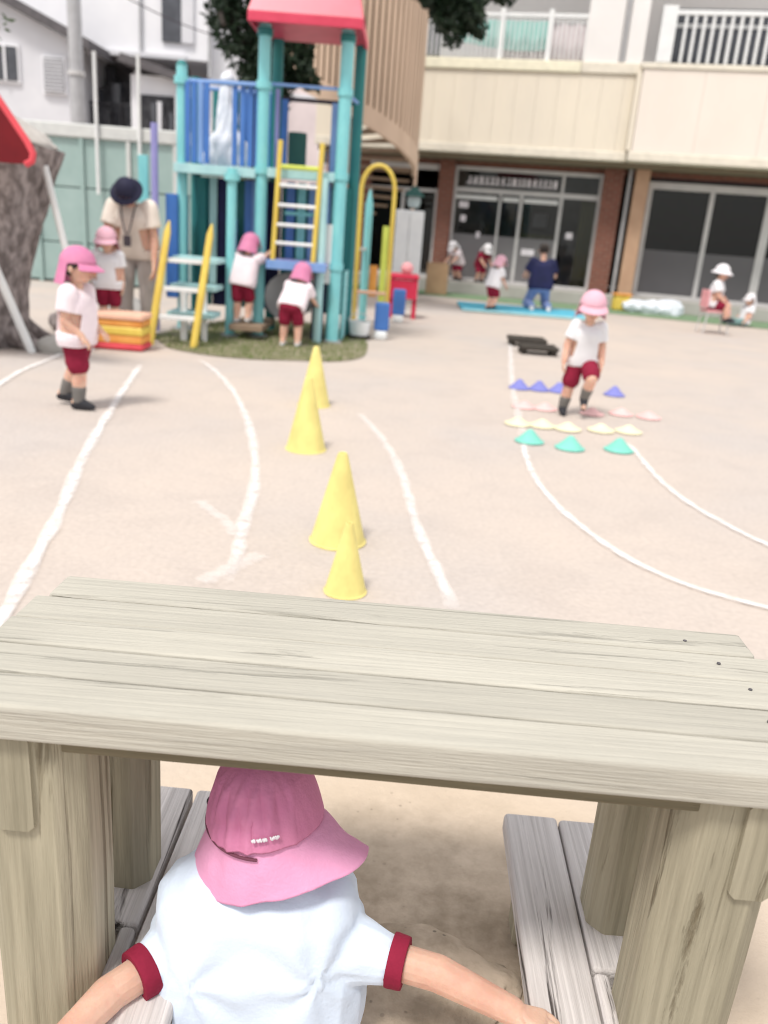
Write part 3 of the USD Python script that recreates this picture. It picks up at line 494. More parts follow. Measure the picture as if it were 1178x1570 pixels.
sk = obj('support_stake', tube([(-3.3, TY - .5, .78), (-3.1, TY - .3, .0)], [.032, .036], 10), 'white_paint', smooth=40); tag(stage.GetPrimAtPath(sk), 'short thick white stake at the foot of the leaning trunk', 'stake', 'white stakes by the leaning trunk')
rk = random.Random(3)
for k, (x, y, r, lb) in enumerate(((-2.95, 7.2, .12, 'small grey stone right of the trunk roots'), (-3.3, 8.6, .2, 'larger grey stone behind the trunk'), (-3.0, 9.4, .24, 'dark boulder before the green fence'), (-3.5, 6.8, .15, 'rounded stone in front of the trunk roots'))):
    s = blob(r, 2, .25, k + 4, (1.2, 1, .75)); s.apply_translation((x, y, r * .45)); p = obj('stone', s, 'concrete' if k % 2 == 0 else 'bark', smooth=40, label=lb, cat='stone', group='stones by the leaning trunk')
# red panel of the play house reaching in from the left
rp = thing('playhouse', 'dark red playhouse roof reaching in before the leaning trunk', 'playhouse', (-3.4, 6.2, 0))
RY = 6.2
poly = [(-3.9, 2.45), (-3.02, 1.92), (-2.72, 1.60), (-2.66, 1.52), (-2.66, 1.47), (-2.7, 1.43), (-3.9, 1.43)]
poly = [(-4.1, 2.75), (-3.2, 2.35), (-2.92, 1.97), (-2.66, 1.60), (-2.625, 1.53), (-2.635, 1.485), (-2.68, 1.46), (-4.1, 1.44)]
obj('roof_panel', prism(poly, lambda a, b, c: (a, RY + c, b), .05), 'dark_red', rp)
obj('roof_rim', tube([(a, RY + .02, b) for a, b in poly[:-1]], .026, 8), 'red_rim', rp, smooth=60)
obj('roof_panel', prism(poly, lambda a, b, c: (a, RY + 1.0 + c, b), .05), 'dark_red', rp) if False else None
obj('post', tube([(-3.75, RY + .08, 0), (-3.75, RY + .08, 1.6)], 0.035, 12), 'yellow_paint', rp, smooth=40)
obj('post', tube([(-4.05, RY + .08, 0), (-4.05, RY + .08, 1.6)], 0.035, 12), 'yellow_paint', rp, smooth=40)

# ------------------------------------------------------------------ climbing tower
tw = thing('climbing_tower', 'teal and blue climbing tower with red roof, ladder and decks', 'play equipment', (-1.5, 9.3, 0))
def post(x, y, z1, m='teal_paint', r=.055, z0=-.02): obj('post', tube([(x, y, z0), (x, y, z1)], r, 14), m, tw, smooth=40)
YF, YR = 9.2, 9.9
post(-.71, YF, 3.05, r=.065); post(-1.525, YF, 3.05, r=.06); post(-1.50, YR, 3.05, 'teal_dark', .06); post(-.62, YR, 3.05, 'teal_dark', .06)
post(-2.37, YF + .1, 2.62); post(-1.80, YF - .15, 1.68, 'teal_paint', .05); post(-2.37, YR, 2.6, 'teal_dark')
post(-.87, YF - .1, 1.66, 'teal_pale', .045)
# roof: four hip faces, each its own panel with thickness
ex0, ex1, ey0, ey1, ez, az = -1.655, -.56, YF - .25, YR + .08, 3.08, 4.15
ap0, ap1 = A([-1.36, (ey0 + ey1) / 2, az]), A([-.82, (ey0 + ey1) / 2, az])
def hip(P):
    P = A(P); n = np.cross(P[1] - P[0], P[2] - P[0]); n /= np.linalg.norm(n); n *= np.sign(n[2]); return hullpts(np.vstack([P, P - n * .035]))
cr = [A([ex0, ey0, ez]), A([ex1, ey0, ez]), A([ex1, ey1, ez]), A([ex0, ey1, ez])]
for P in ([cr[0], cr[1], ap1, ap0], [cr[1], cr[2], ap1], [cr[2], cr[3], ap0, ap1], [cr[3], cr[0], ap0]): obj('roof_panel', hip(P), 'roof_red', tw)
obj('eave_board', bx(ex0, ex1, ey0 - .012, ey0 + .02, ez - .09, ez - .005), 'roof_red', tw); obj('eave_board', bx(ex1 - .03, ex1 + .005, ey0 + .022, ey1, ez - .09, ez - .005), 'roof_red', tw); obj('eave_board', bx(ex0 - .005, ex0 + .03, ey0 + .022, ey1, ez - .09, ez - .005), 'roof_red', tw)
obj('roof_ceiling', bx(ex0 + .04, ex1 - .04, ey0 + .03, ey1 - .03, ez - .06, ez - .035), 'roof_red', tw)
# decks
obj('deck', bx(-1.52, -.68, YF - .02, YR + .05, 1.66, 1.72), 'teal_paint', tw); obj('deck', bx(-2.42, -1.53, YF - .02, YR + .05, 1.63, 1.69), 'teal_pale', tw)
obj('deck_beam', bx(-2.42, -1.58, YF - .06, YF - .022, 1.61, 1.70), 'teal_pale', tw); obj('deck_beam', bx(-1.46, -.77, YF - .06, YF - .022, 1.63, 1.72), 'teal_pale', tw)
obj('deck', bx(-1.42, -.80, YF - .2, YF + .35, .77, .83), 'violet_paint', tw); obj('deck_beam', bx(-1.42, -.8, YF - .23, YF - .202, .74, .83), 'blue_pale', tw)
for x, y, z in ((-.71, YF, 1.69), (-1.525, YF, 1.69), (-2.37, YF + .1, 1.66), (-1.8, YF - .15, 1.6), (-.71, YF, 2.47), (-1.525, YF, 2.48), (-2.37, YF + .1, 2.48), (-.71, YF, .8), (-.71, YF, 2.95), (-1.525, YF, 2.95)): obj('collar', tube([(x, y, z - .035), (x, y, z + .035)], .078, 14), 'teal_dark' if z > 2.9 else 'teal_paint', tw, smooth=40)
for x, y in ((-.71, YF), (-1.8, YF - .15), (-2.37, YF + .1), (-1.525, YF)): obj('foot_plate', tube([(x, y, 0), (x, y, .03)], .1, 14), 'grey_metal', tw, smooth=40)
obj('post_cap', tube([(-2.37, YF + .1, 2.62), (-2.37, YF + .1, 2.66)], [.062, .03], 14), 'teal_dark', tw, smooth=40)
# railings of the upper decks
obj('top_rail', tube([(-2.37, YF + .1, 2.48), (-1.525, YF, 2.48)], .022), 'blue_pale', tw, smooth=40)
obj('top_rail', tube([(-1.46, YF + .02, 2.50), (-.77, YF + .02, 2.50)], .016), 'blue_pale', tw, smooth=40)
obj('top_rail', tube([(-1.5, YR, 2.46), (-.62, YR, 2.46)], .022), 'strap_dark', tw, smooth=40)
obj('top_rail', tube([(-2.37, YR, 2.5), (-1.5, YR, 2.5)], .022), 'blue_pale', tw, smooth=40)
obj('top_rail', tube([(-.71, YF, 2.47), (-.62, YR, 2.47)], .02), 'blue_pale', tw, smooth=40)
for k, x in enumerate((-2.30, -2.235, -2.17, -2.105, -1.82, -1.74, -1.66, -1.59)):
    obj('slat', bx(x - .026, x + .026, YF + .04, YF + .065, 1.72, 2.47), 'blue_paint' if k != 2 else 'blue_pale', tw)
for k in range(7): obj('slat', bx(-2.30 + k * .115, -2.24 + k * .115, YR - .02, YR + .01, 1.72, 2.48), ('blue_paint', 'teal_dark')[k % 2], tw)
for x, mm in ((-1.40, 'blue_paint'), (-.80, 'blue_paint'), (-.86, 'blue_pale')): obj('slat', bx(x - .035, x + .035, YR - .06, YR - .03, 1.73, 2.45), mm, tw)
obj('slat', bx(-1.45, -1.41, YF + .3, YF + .33, 1.73, 2.5), 'violet_paint', tw)
obj('barrel', tube([(-1.24, YF + .55, 1.725), (-1.24, YF + .55, 2.12)], .10, 16), 'lantern_green', tw, smooth=40)
# ladder to the upper deck
lx0, lx1, ly = -1.33, -.91, YF - .14
obj('ladder_rail', tube([(lx0 - .03, ly - .03, .83), (lx0 + .01, ly, 1.98)], .026), 'yellow_paint', tw, smooth=40); obj('ladder_rail', tube([(lx1 - .03, ly - .03, .83), (lx1 + .01, ly, 1.98)], .026), 'yellow_paint', tw, smooth=40)
for z in (1.0, 1.18, 1.37, 1.56): obj('rung', tube([(lx0 - .01, ly - .03 * (1.98 - z) / 1.2, z), (lx1 - .01, ly - .03 * (1.98 - z) / 1.2, z)], .019), 'white_paint', tw, smooth=40)
obj('rung', tube([(lx0, ly, 1.735), (lx1, ly, 1.735)], .024), 'lime_paint', tw, smooth=40)
# low steps at the left with yellow side rails
for x0, x1 in ((-2.37, -2.28), (-1.95, -1.87)):
    sr_ = [(x0, 8.05, -.02), (x1, 8.38, 1.04)]
    obj('step_rail', tube([sr_[0], A(sr_[0]) * .5 + A(sr_[1]) * .5, sr_[1], A(sr_[1]) + A([.012, .03, .1])], [.036, .036, .033, .008], 10), 'yellow_paint', tw, smooth=50)
for z, y0 in ((.24, 8.15), (.50, 8.26), (.76, 8.36)):
    obj('step', bx(-2.30, -1.92, y0 - .03, y0 + .05, z, z + .04), 'white_paint', tw); obj('step', bx(-2.30, -1.84, y0 + .25, y0 + .62, z + .0, z + .05), 'teal_pale', tw)
obj('step_support', bx(-2.18, -2.12, 8.45, 8.51, 0, .5), 'white_paint', tw); obj('step_support', bx(-1.98, -1.93, 8.5, 8.56, 0, .5), 'white_paint', tw)
# panels and boards under the decks
obj('panel', bx(-2.52, -2.40, YF + .0, YF + .5, .35, 1.40), 'blue_paint', tw); obj('post', tube([(-2.60, YF - .1, 0), (-2.60, YF - .1, 2.05)], .035, 10), 'violet_paint', tw, smooth=40); obj('panel', bx(-2.80, -2.70, YF, YF + .03, .9, 1.75), 'teal_paint', tw)
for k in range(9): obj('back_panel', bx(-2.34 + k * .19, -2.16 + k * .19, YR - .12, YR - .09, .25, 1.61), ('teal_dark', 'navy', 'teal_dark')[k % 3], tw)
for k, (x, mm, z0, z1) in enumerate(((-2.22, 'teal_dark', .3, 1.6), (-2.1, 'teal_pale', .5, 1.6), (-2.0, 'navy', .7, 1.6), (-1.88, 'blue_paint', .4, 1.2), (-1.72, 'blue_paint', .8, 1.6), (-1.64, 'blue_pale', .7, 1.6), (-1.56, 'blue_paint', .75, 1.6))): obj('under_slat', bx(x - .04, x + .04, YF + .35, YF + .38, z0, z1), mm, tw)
for x, z0, z1 in ((-2.17, .55, 1.0), (-1.95, .6, 1.62), (-1.83, .9, 1.62), (-2.3, .5, 1.1)): obj('under_slat', bx(x - .03, x + .03, YF + .6, YF + .63, z0, z1), 'yellow_paint', tw)
for k, x in enumerate((-1.27, -1.15, -1.03, -.93)): obj('under_slat', bx(x - .045, x + .045, YF + .4, YF + .43, .78, 1.62), ('blue_paint', 'teal_paint', 'blue_pale', 'blue_paint')[k], tw)
obj('cross_bar', tube([(-1.3, YF + .2, 1.3), (-.95, YF + .2, 1.3)], .02), 'teal_paint', tw, smooth=40)
obj('panel', bx(-.80, -.66, YF + .075, YF + .11, .0, 1.64), 'teal_paint', tw); obj('panel', bx(-.90, -.81, YF + .05, YF + .09, .75, 1.64), 'blue_pale', tw); obj('white_board', bx(-.84, -.76, YF - .03, YF - .015, .62, 1.22), 'white_paint', tw)
for k in range(5): obj('side_slat', bx(-.64 + .0, -.615, YF + .15 + k * .19, YF + .29 + k * .19, .02, .75), ('teal_paint', 'teal_pale')[k % 2], tw)
obj('panel', bx(-.95, -.82, YF - .0, YF + .04, .02, .6), 'navy', tw)
obj('tunnel_mouth', tube([(-1.25, YF + .3, .42), (-1.25, YF + .9, .42)], .26, 18), 'grey_metal', tw, smooth=40)
# lower bench in the tower
obj('low_bench', bx(-1.77, -1.42, YF - .36, YF + .5, .10, .16), 'beige_dark', tw)
# white cloth over the upper rail
wc_ = thing('white_cloth', 'bundled white cloth hanging over the rail of the upper left deck', 'cloth', (-2.0, 9.75, 1.69))
th = np.linspace(0, 2 * np.pi, 40); gp = []
for zt in np.linspace(0, 1, 16):
    rr = np.interp(zt, [0, .12, .32, .45, .6, .85, 1], [.19, .22, .19, .13, .10, .08, .05]) * (1 + .07 * math.sin(zt * 23))
    gp.append([(-2.0 + rr * math.cos(t) * (1 + .20 * math.sin(4 * t + zt * 9) + .08 * math.sin(9 * t - zt * 14)), 9.75 + rr * .8 * math.sin(t) * (1 + .20 * math.sin(4 * t + zt * 9) + .08 * math.sin(9 * t - zt * 14)), 1.70 + zt * .85) for t in th])
obj('folds', gridshell(A(gp).transpose(1, 0, 2), .006), 'white_sheet', wc_, smooth=60)
kn = blob(.075, 2, .2, 8); kn.apply_translation((-2.0, 9.75, 2.58)); obj('knot', kn, 'white_sheet', wc_, smooth=60)

# second frame with the yellow arch
ar = thing('arch_frame', 'yellow arched pipe frame right of the climbing tower', 'play equipment', (-.35, 11.2, 0))
arc = [(-.60, 11.2, 0), (-.60, 11.2, 1.62)] + [(-.39 - .21 * math.cos(t), 11.2, 1.66 + .3 * math.sin(t)) for t in np.linspace(.15, math.pi - .15, 12)] + [(-.18, 11.2, 1.62), (-.18, 11.2, 0)]
obj('arch', tube(arc, .028, 10), 'yellow_paint', ar, smooth=50)
obj('post', tube([(-.5, 11.5, 0), (-.5, 11.5, 1.5), (-.5, 11.5, 1.68)], [.05, .05, .01], 12), 'teal_paint', ar, smooth=40)
obj('side_board', bx(-.30, -.22, 11.4, 11.45, .2, 1.25), 'lime_paint', ar); obj('side_board', bx(-.44, -.34, 11.5, 11.54, .35, .75), 'orange_paint', ar)
obj('crossbar', tube([(-.6, 11.2, .42), (-.18, 11.2, .42)], .022), 'peach', ar, smooth=40); obj('crossbar', tube([(-.6, 11.2, .95), (-.5, 11.5, .95)], .02), 'steel', ar, smooth=40)

# blue upright pads on white feet
def pad(label, loc, w, hh):
    t = thing('blue_pad', label, 'pad', loc, group='blue pads beside the red toy table')
    x, y, z = loc; obj('board', bx(x - w / 2, x + w / 2, y - .03, y + .03, .1, hh, .02), 'blue_paint', t); obj('foot', bx(x - w * .42, x + w * .42, y - .1, y + .1, 0, .098, .025), 'white_paint', t)
pad('nearer upright blue pad on a white foot', (-.2, 9.85, 0), .17, .42); pad('farther upright blue pad beside the red table legs', (-.02, 11.9, 0), .18, .45)
t = thing('red_table', 'small red toy table behind the blue pads', 'table', (0.03, 12.6, 0))
obj('tabletop', bx(-.18, .24, 12.4, 12.9, .55, .62, .02), 'red_plastic', t); obj('side_panel', bx(-.17, .23, 12.42, 12.45, .28, .545), 'red_plastic', t)
for x, y in ((-.14, 12.46), (.2, 12.46), (-.14, 12.85), (.2, 12.85)): obj('leg', bx(x - .03, x + .03, y, y + .04, 0, .55), 'red_plastic', t)
bl_ = blob(.09, 2, .05, 2); bl_.apply_translation((.06, 12.6, .70)); p = obj('red_ball', bl_, 'apron_pink', smooth=True, label='pinkish ball lying on the red toy table', cat='ball')
bk = thing('bucket', 'grey white bucket at the foot of the tower right post', 'bucket', (-.45, 9.75, 0))
obj('body', lathe([(0, 0), (.10, 0), (.125, .2), (.115, .2), (.095, .012), (0, .012)], 24, (-.45, 9.75, 0)), 'white_paint', bk, smooth=40); obj('base_ring', lathe([(.085, .001), (.135, .001), (.135, .045), (.085, .045)], 24, (-.45, 9.75, 0)), 'blk_rubber', bk, smooth=40); obj('handle', tube([(-.45 + .125 * math.cos(t), 9.72, .2 + .09 * math.sin(t)) for t in np.linspace(0, math.pi, 10)], .006), 'steel', bk)

# storage cabinet, lantern, cardboard box near the building
cb = thing('white_cabinet', 'tall white cabinet beside the curved staircase', 'cabinet', (.05, 15.6, 0))
obj('carcass', bx(-.2, .30, 15.6, 16.0, .02, 1.56, .012), 'white_paint', cb); obj('door', bx(-.19, .045, 15.575, 15.597, .1, 1.53, .006), 'white_paint', cb); obj('door', bx(.055, .29, 15.575, 15.597, .1, 1.53, .006), 'white_paint', cb); obj('plinth', bx(-.19, .29, 15.62, 15.98, 0, .019), 'grey_metal', cb)
ln = thing('hanging_lantern', 'dark green lantern hanging under the staircase end', 'lantern', (.1, 15.9, 1.6))
obj('shade', lathe([(0, 1.98), (.03, 1.97), (.16, 1.84), (.19, 1.80), (.17, 1.80), (0, 1.93)], 20, (.1, 15.9, 0)), 'lantern_green', ln, smooth=40); obj('globe', lathe([(0, 1.60), (.09, 1.62), (.12, 1.70), (.11, 1.80), (0, 1.82)], 20, (.1, 15.9, 0)), 'lantern_glass', ln, smooth=40); obj('chain', tube([(.1, 15.9, 1.97), (.1, 15.9, 2.14), (.1, 16.3, 2.3)], .012), 'beige_slat', ln)
cx = thing('cardboard_box', 'brown cardboard box beside the dark brick pillar', 'box', tuple(bf(-2.25, -.4, 0)))
q = bf(-2.25, -.4, 0); obj('box_body', bx(q[0] - .22, q[0] + .22, q[1] - .2, q[1] + .2, .01, .62, .01), 'cardboard', cx); obj('flap', bx(q[0] - .22, q[0] + .22, q[1] - .2, q[1] - .01, .622, .628, .001), 'cardboard', cx); obj('flap', bx(q[0] - .22, q[0] + .22, q[1] + .01, q[1] + .2, .622, .63, .001), 'cardboard', cx)

# ------------------------------------------------------------------ yard objects
bm = thing('blue_mat', 'bright blue mat laid flat before the glazed doors', 'mat', (2.1, 15.2, 0))
obj('sheet', bx(1.05, 3.2, 14.5, 16.0, .012, .05, .008), 'mat_blue', bm); obj('edge_band', bx(1.05, 3.2, 14.47, 14.498, .012, .046), 'teal_pale', bm)
# orange striped block: layers
fb = thing('striped_block', 'low peach and orange striped soft block before the teacher', 'block', (-2.5, 7.7, 0))
z = .01
for hh, mm, gw in ((.055, 'red_rim', .0), (.075, 'orange_paint', .006), (.075, 'yellow_paint', .0), (.06, 'orange_paint', .006), (.055, 'peach', -.006)):
    obj('layer', bx(-2.75 + gw, -2.29 - gw, 7.55 + gw, 7.85 - gw, z, z + hh - .003, .012), mm, fb); z += hh
# yellow cones
def cone_mesh(hh, rb, rt): return lathe([(0, 0.02), (rb - .02, .02), (rb - .006, 0), (rb, .004), (rt, hh - .012), (rt - .006, hh), (rt - .012, hh - .002), (rt - .014, hh - .05), (0, hh - .05)], 40)
cn = thing('yellow_cone', 'farthest of the tall yellow cones, beside the grass edge', 'cone', (-.555, 5.83, 0), group='yellow slalom cones', local=True)
CH_ = .415; obj('shell', cone_mesh(CH_, .112, .022), 'yellow_cone', cn, smooth=35); obj('base_lip', lathe([(.101, .0), (.116, .0), (.117, .007), (.107, .012)], 40), 'yellow_cone', cn, smooth=35)
for loc, lb, sc in (((-.472, 4.6, 0), 'second farthest yellow cone, just before the farthest one', (1, 1, 1)), ((-.18, 3.19, 0), 'tall yellow cone just behind the nearest small one', (1, 1, .9)), ((-.115, 2.70, 0), 'nearest and smallest yellow cone, its foot hidden by the table top', (.66, .66, .62))): copy(cn, loc, rng.uniform(0, 6), lb, scale=sc)
# marker rows
def dome(c, label, first, k=1.): 
    t = thing('marker_cone', label, 'marker cone', (first[0], first[1], .006), group=f'{c} marker cones', local=True)
    obj('skirt', lathe([(.03, 0), (.082, 0), (.086, .006), (.05, .04 * k), (.018, .074 * k), (.01, .078 * k), (.0, .078 * k)], 24), 'mark_' + c, t, smooth=40); obj('rim', lathe([(.072, .0), (.094, .0), (.094, .005), (.074, .008)], 24), 'mark_' + c, t, smooth=40)
    return t
ROWS = {'blue': ([(1.08, 7.2), (1.25, 7.2), (1.42, 7.19), (1.91, 7.23)], ['leftmost blue marker cone', 'second blue marker cone from the left', 'blue marker cone nearest the running child', 'blue marker cone alone right of the running child']),
        'pink': ([(1.01, 6.36), (1.17, 6.35), (1.52, 6.3), (1.76, 6.38), (1.96, 6.33)], ['leftmost pink marker cone', 'second pink marker cone from the left', 'pink marker cone just right of the running child', 'pink marker cone second from the right', 'rightmost pink marker cone']),
        'yellow': ([(.88, 5.72), (1.05, 5.72), (1.22, 5.68), (1.46, 5.72), (1.66, 5.75)], ['leftmost yellow marker cone', 'second yellow marker cone from the left', 'yellow marker cone below the running child', 'yellow marker cone second from the right', 'rightmost yellow marker cone']),
        'green': ([(.89, 5.22), (1.13, 5.12), (1.45, 5.17)], ['green marker cone at the head of the chalk line', 'middle green marker cone', 'green marker cone on the outer chalk line'])}
for c, (pp, lb) in ROWS.items():
    f0 = dome(c, lb[0], pp[0], .6 if c in ('pink', 'yellow') else 1.)
    for q, l in zip(pp[1:], lb[1:]): copy(f0, (q[0], q[1], .006), 0, l)
# two black low boards
for (x, y, w, lb) in ((1.57, 10.35, .46, 'farther black rubber board lying on the sand'), (1.60, 9.65, .44, 'nearer black rubber board lying behind the runner')):
    t = thing('rubber_board', lb, 'board', (x, y, 0), group='black boards behind the runner'); obj('top', bx(x - w / 2, x + w / 2, y - .17, y + .17, .05, .1, .015), 'blk_rubber', t); obj('side_foot', bx(x - w / 2 + .02, x - w / 2 + .08, y - .15, y + .15, .002, .048), 'blk_rubber', t); obj('side_foot', bx(x + w / 2 - .08, x + w / 2 - .02, y - .15, y + .15, .002, .048), 'blk_rubber', t)
# bundles by the pillar
q = bf(2.05, -.2, 0); t = thing('plastic_sheet', 'crumpled white plastic sheet heaped by the right glazed door', 'sheet', tuple(q))
for k in range(3):
    s = blob(1, 3, .35, 30 + k, (.30, .16, .12 + .03 * k)); s.apply_translation(bf(1.85 + .3 * k, -.25, .12)); obj('fold', s, 'white_sheet', t, smooth=60)
q = bf(1.5, -.15, 0); t = thing('yellow_bin', 'yellow bin standing at the foot of the tan pillar', 'bin', tuple(q))
obj('bin_body', bx(q[0] - .14, q[0] + .2, q[1] - .12, q[1] + .12, .01, .3, .03), 'yellow_paint', t); obj('lid', bx(q[0] - .155, q[0] + .215, q[1] - .135, q[1] + .135, .302, .34, .015), 'orange_paint', t)

# ------------------------------------------------------------------ people
Mf = m3.Manifold
def ball(p, r, n=16): return Mf.sphere(float(r), n).translate(tuple(map(float, p)))
def bone(a, ra, b, rb, n=16): return Mf.batch_hull([ball(a, ra, n), ball(b, rb, n)])
def hull(*bs): return Mf.batch_hull([ball(p, r) for p, r in bs])
def union(ms): return Mf.batch_boolean(ms, m3.OpType.Add)
def to_tri(m, L, it=8, noise=0., nf=9., seed=0):
    if L: m = m.refine_to_length(L)
    q = m.to_mesh(); t = trimesh.Trimesh(q.vert_properties[:, :3], q.tri_verts, process=True)
    if it: trimesh.smoothing.filter_taubin(t, iterations=it)
    if noise: t.vertices = t.vertices + t.vertex_normals * ((meshkit.fbm(t.vertices * nf + seed, 4, seed) - .5) * 2 * noise)[:, None]
    return t
def nrm(v): v = A(v, float); return v / np.linalg.norm(v)
CHILD = dict(H=.95, th=.182, sh=.18, ank=.045, tor=.285, neck=.045, hr=.091, ua=.145, fa=.125, hand=.085, hw=.05, sw=.098, rt=.062, rk=.042, ra=.03, rua=.034, rfa=.027, rw=.021, rc=.07, rp=.07, foot=.14)
CHILD_B = {k: v * 1.2 for k, v in CHILD.items()}
SLIM = dict(CHILD, sw=.088, hw=.045, rc=.062, rp=.06, rt=.054, rua=.029)
CHILD_T = {k: v * 1.06 for k, v in CHILD.items()}
ADULT = dict(H=1.58, th=.385, sh=.37, ank=.075, tor=.45, neck=.085, hr=.10, ua=.265, fa=.235, hand=.165, hw=.085, sw=.165, rt=.088, rk=.058, ra=.04, rua=.047, rfa=.038, rw=.028, rc=.10, rp=.105, foot=.23)
def hand_parts(w, d, pn, s, side, curl=.35):
    """palm, four unequal curled fingers and a thumb off the side of the palm. d direction, pn palm normal"""
    d = nrm(d); pn = nrm(A(pn) - d * (A(pn) @ d)); a = np.cross(d, pn) * side; out = []
    kn = [w + d * s * .48 + a * s * k for k in (-.2, -.065, .07, .2)]
    rf = s * .075
    out.append(hull((w, s * .15), (kn[0], rf * 1.15), (kn[3], rf * 1.1), (kn[1], rf * 1.2)))
    for k, l in zip(range(4), (.40, .46, .43, .34)):
        p = kn[k]; ang_ = 0
        for j, seg in enumerate((.45, .32, .23)):
            ang_ += curl * (.7, 1., .8)[j]; q = p + (d * math.cos(ang_) + pn * math.sin(ang_)) * s * l * seg * 1.15; out.append(bone(p, rf * (1 - .1 * j), q, rf * (.9 - .1 * j), 10)); p = q
    t0 = w + d * s * .14 - a * s * .17; t1 = t0 + (d * .75 - a * .65 + pn * .25) * s * .22; t2 = t1 + (d * .9 - a * .2 + pn * .35) * s * .19
    out += [bone(t0, rf * 1.25, t1, rf, 10), bone(t1, rf, t2, rf * .8, 10)]
    return out
def pose(D, tor=(0, 0, 1), head=(0, 0, 1), face=(0, 1, 0), aL=((-.15, 0, -1), (-.1, .2, -1)), aR=((.15, 0, -1), (.1, .2, -1)), lL=((0, 0, -1), (0, 0, -1)), lR=((0, 0, -1), (0, 0, -1)), right=(1, 0, 0), fL=None, fR=None, base=0., drop=None):
    J = {}; t = nrm(tor); rt = nrm(A(right) - t * (A(right) @ t)); J['t'], J['rt'] = t, rt; J['pel'] = np.zeros(3)
    hipr = nrm(A(right)); J['neck'] = t * D['tor']; J['head'] = J['neck'] + nrm(head) * (D['neck'] + D['hr'] * .95); J['up'] = nrm(head); J['face'] = nrm(face)
    for s, n, a, l, f in ((-1, 'L', aL, lL, fL), (1, 'R', aR, lR, fR)):
        J['sh' + n] = t * D['tor'] * .93 + rt * s * D['sw']; J['el' + n] = J['sh' + n] + nrm(a[0]) * D['ua']; J['wr' + n] = J['el' + n] + nrm(a[1]) * D['fa']; J['hd' + n] = nrm(a[2] if len(a) > 2 else a[1])
        J['hip' + n] = hipr * s * D['hw']; J['kn' + n] = J['hip' + n] + nrm(l[0]) * D['th']; J['an' + n] = J['kn' + n] + nrm(l[1]) * D['sh']; J['ft' + n] = nrm(f if f is not None else (0, 1, 0))
    low = min(J['anL'][2], J['anR'][2]) - D['ank'] if drop is None else drop
    for k in J:
        if k not in ('t', 'rt', 'up', 'face') and not k.startswith('ft') and not k.startswith('hd'): J[k] = J[k] + A([0, 0, base - low])
    return J
def person(label, loc, rz, D, J, shirt='shirt_white', bottom='maroon', legs='shorts', shoes='shoe_dark', hat='cap', hatm='cap_pink', hair='hair_black', cuffs=None, socks=None, L=.014, extra=None, cloth=.004, hi=False, bag=1.0, slv=None, slr=None, Lb=None, long_hair=False):
    t = thing('person', label, 'person', loc, rz, local=True)
    e = D['H'] / .95; hr = D['hr']; fwd = nrm(J['face'] - J['up'] * (J['face'] @ J['up'])); upv = J['up']; rgt = np.cross(fwd, upv); hc = J['head']
    Hm = np.column_stack([rgt, fwd, upv])
    def hp(x, y, z): return hc + Hm @ (A([x, y, z]) * hr)
    def he(c, r3, n=24): 
        m = Mf.sphere(1.0, n).scale(tuple(float(q) * hr for q in r3)); return m.transform(np.hstack([Hm, (hc + Hm @ (A(c) * hr))[:, None]]))
    # body: one continuous surface
    P = [he((0, 0, .12), (.86, 1.0, .98)), he((0, .2, -.42), (.62, .68, .62)), bone(hp(0, .96, -.12), .09 * hr, hp(0, 1.12, -.3), .12 * hr, 10)]
    P += [he((s * .87, -.05, -.12), (.1, .2, .28), 12) for s in (-1, 1)]
    P.append(bone(J['neck'] - J['t'] * D['tor'] * .05, D['rw'] * 1.75, hp(0, -.1, -.5), D['rw'] * 1.55))
    ch = J['pel'] + J['t'] * D['tor'] * .72
    P.append(hull(*[(J['hip' + n] + J['t'] * D['rp'] * .4, D['rp']) for n in 'LR'], *[(ch + J['rt'] * s * D['sw'] * .45, D['rc']) for s in (-1, 1)], (J['neck'] - J['t'] * .03 * e, D['rw'] * 1.6)))
    for n, s in (('L', -1), ('R', 1)):
        P.append(hull((J['sh' + n], D['rua'] * 1.15), (ch + J['rt'] * s * D['sw'] * .5, D['rc'] * .8)))
        P += [bone(J['sh' + n], D['rua'] * 1.1, J['el' + n], D['rfa'] * 1.02), bone(J['el' + n], D['rfa'] * 1.05, J['wr' + n], D['rw'])]
        P += [bone(J['hip' + n], D['rt'], J['kn' + n], D['rk']), bone(J['kn' + n], D['rk'], J['kn' + n] * .65 + J['an' + n] * .35, D['rk'] * .98), bone(J['kn' + n] * .65 + J['an' + n] * .35, D['rk'] * .98, J['an' + n], D['ra'])]
        pn = np.cross(J['hd' + n], A([0, 1, 0])) if abs(J['hd' + n][1]) < .6 else A([0, 0, -1.]); pn = pn if pn @ A([-s, 0, -.3]) > 0 else -pn
        P += hand_parts(J['wr' + n], J['hd' + n], J.get('pn' + n, pn), D['hand'], s * (1 if pn @ pn else 1), .35)
        f = J['ft' + n]; sole = J['an' + n] - A([0, 0, 1]) * D['ank'] * .45
        P.append(hull((J['an' + n] - f * D['foot'] * .12, D['ra'] * .95), (sole + f * D['foot'] * .5, D['ra'] * .6)))
    body = to_tri(union(P), Lb or L, 8)
    obj('body', body, 'skin', t, smooth=True)
    # face
    for s in (-1, 1): obj('eye', to_tri(he((s * .34, .9, .02), (.12, .07, .09), 12), 0, 0), 'eye_dark', t, smooth=True)
    obj('mouth', to_tri(he((0, .86, -.56), (.22, .07, .05), 12), 0, 0), 'lip', t, smooth=True)
    # hair
    hm = he((0, -.06, .14), (.95, 1.02, 1.03)) - he((0, .62, -.42), (1.1, .95, .75))
    pl_ = hc + Hm @ (A([0, 0, -.62]) * hr); hm = hm.trim_by_plane(tuple(map(float, upv)), float(pl_ @ upv))
    if long_hair: hm = hm + he((0, -1.05, .25), (.4, .4, .4))
    obj('hair', to_tri(hm, L, 2, .002 * e, 40), hair, t, smooth=True)
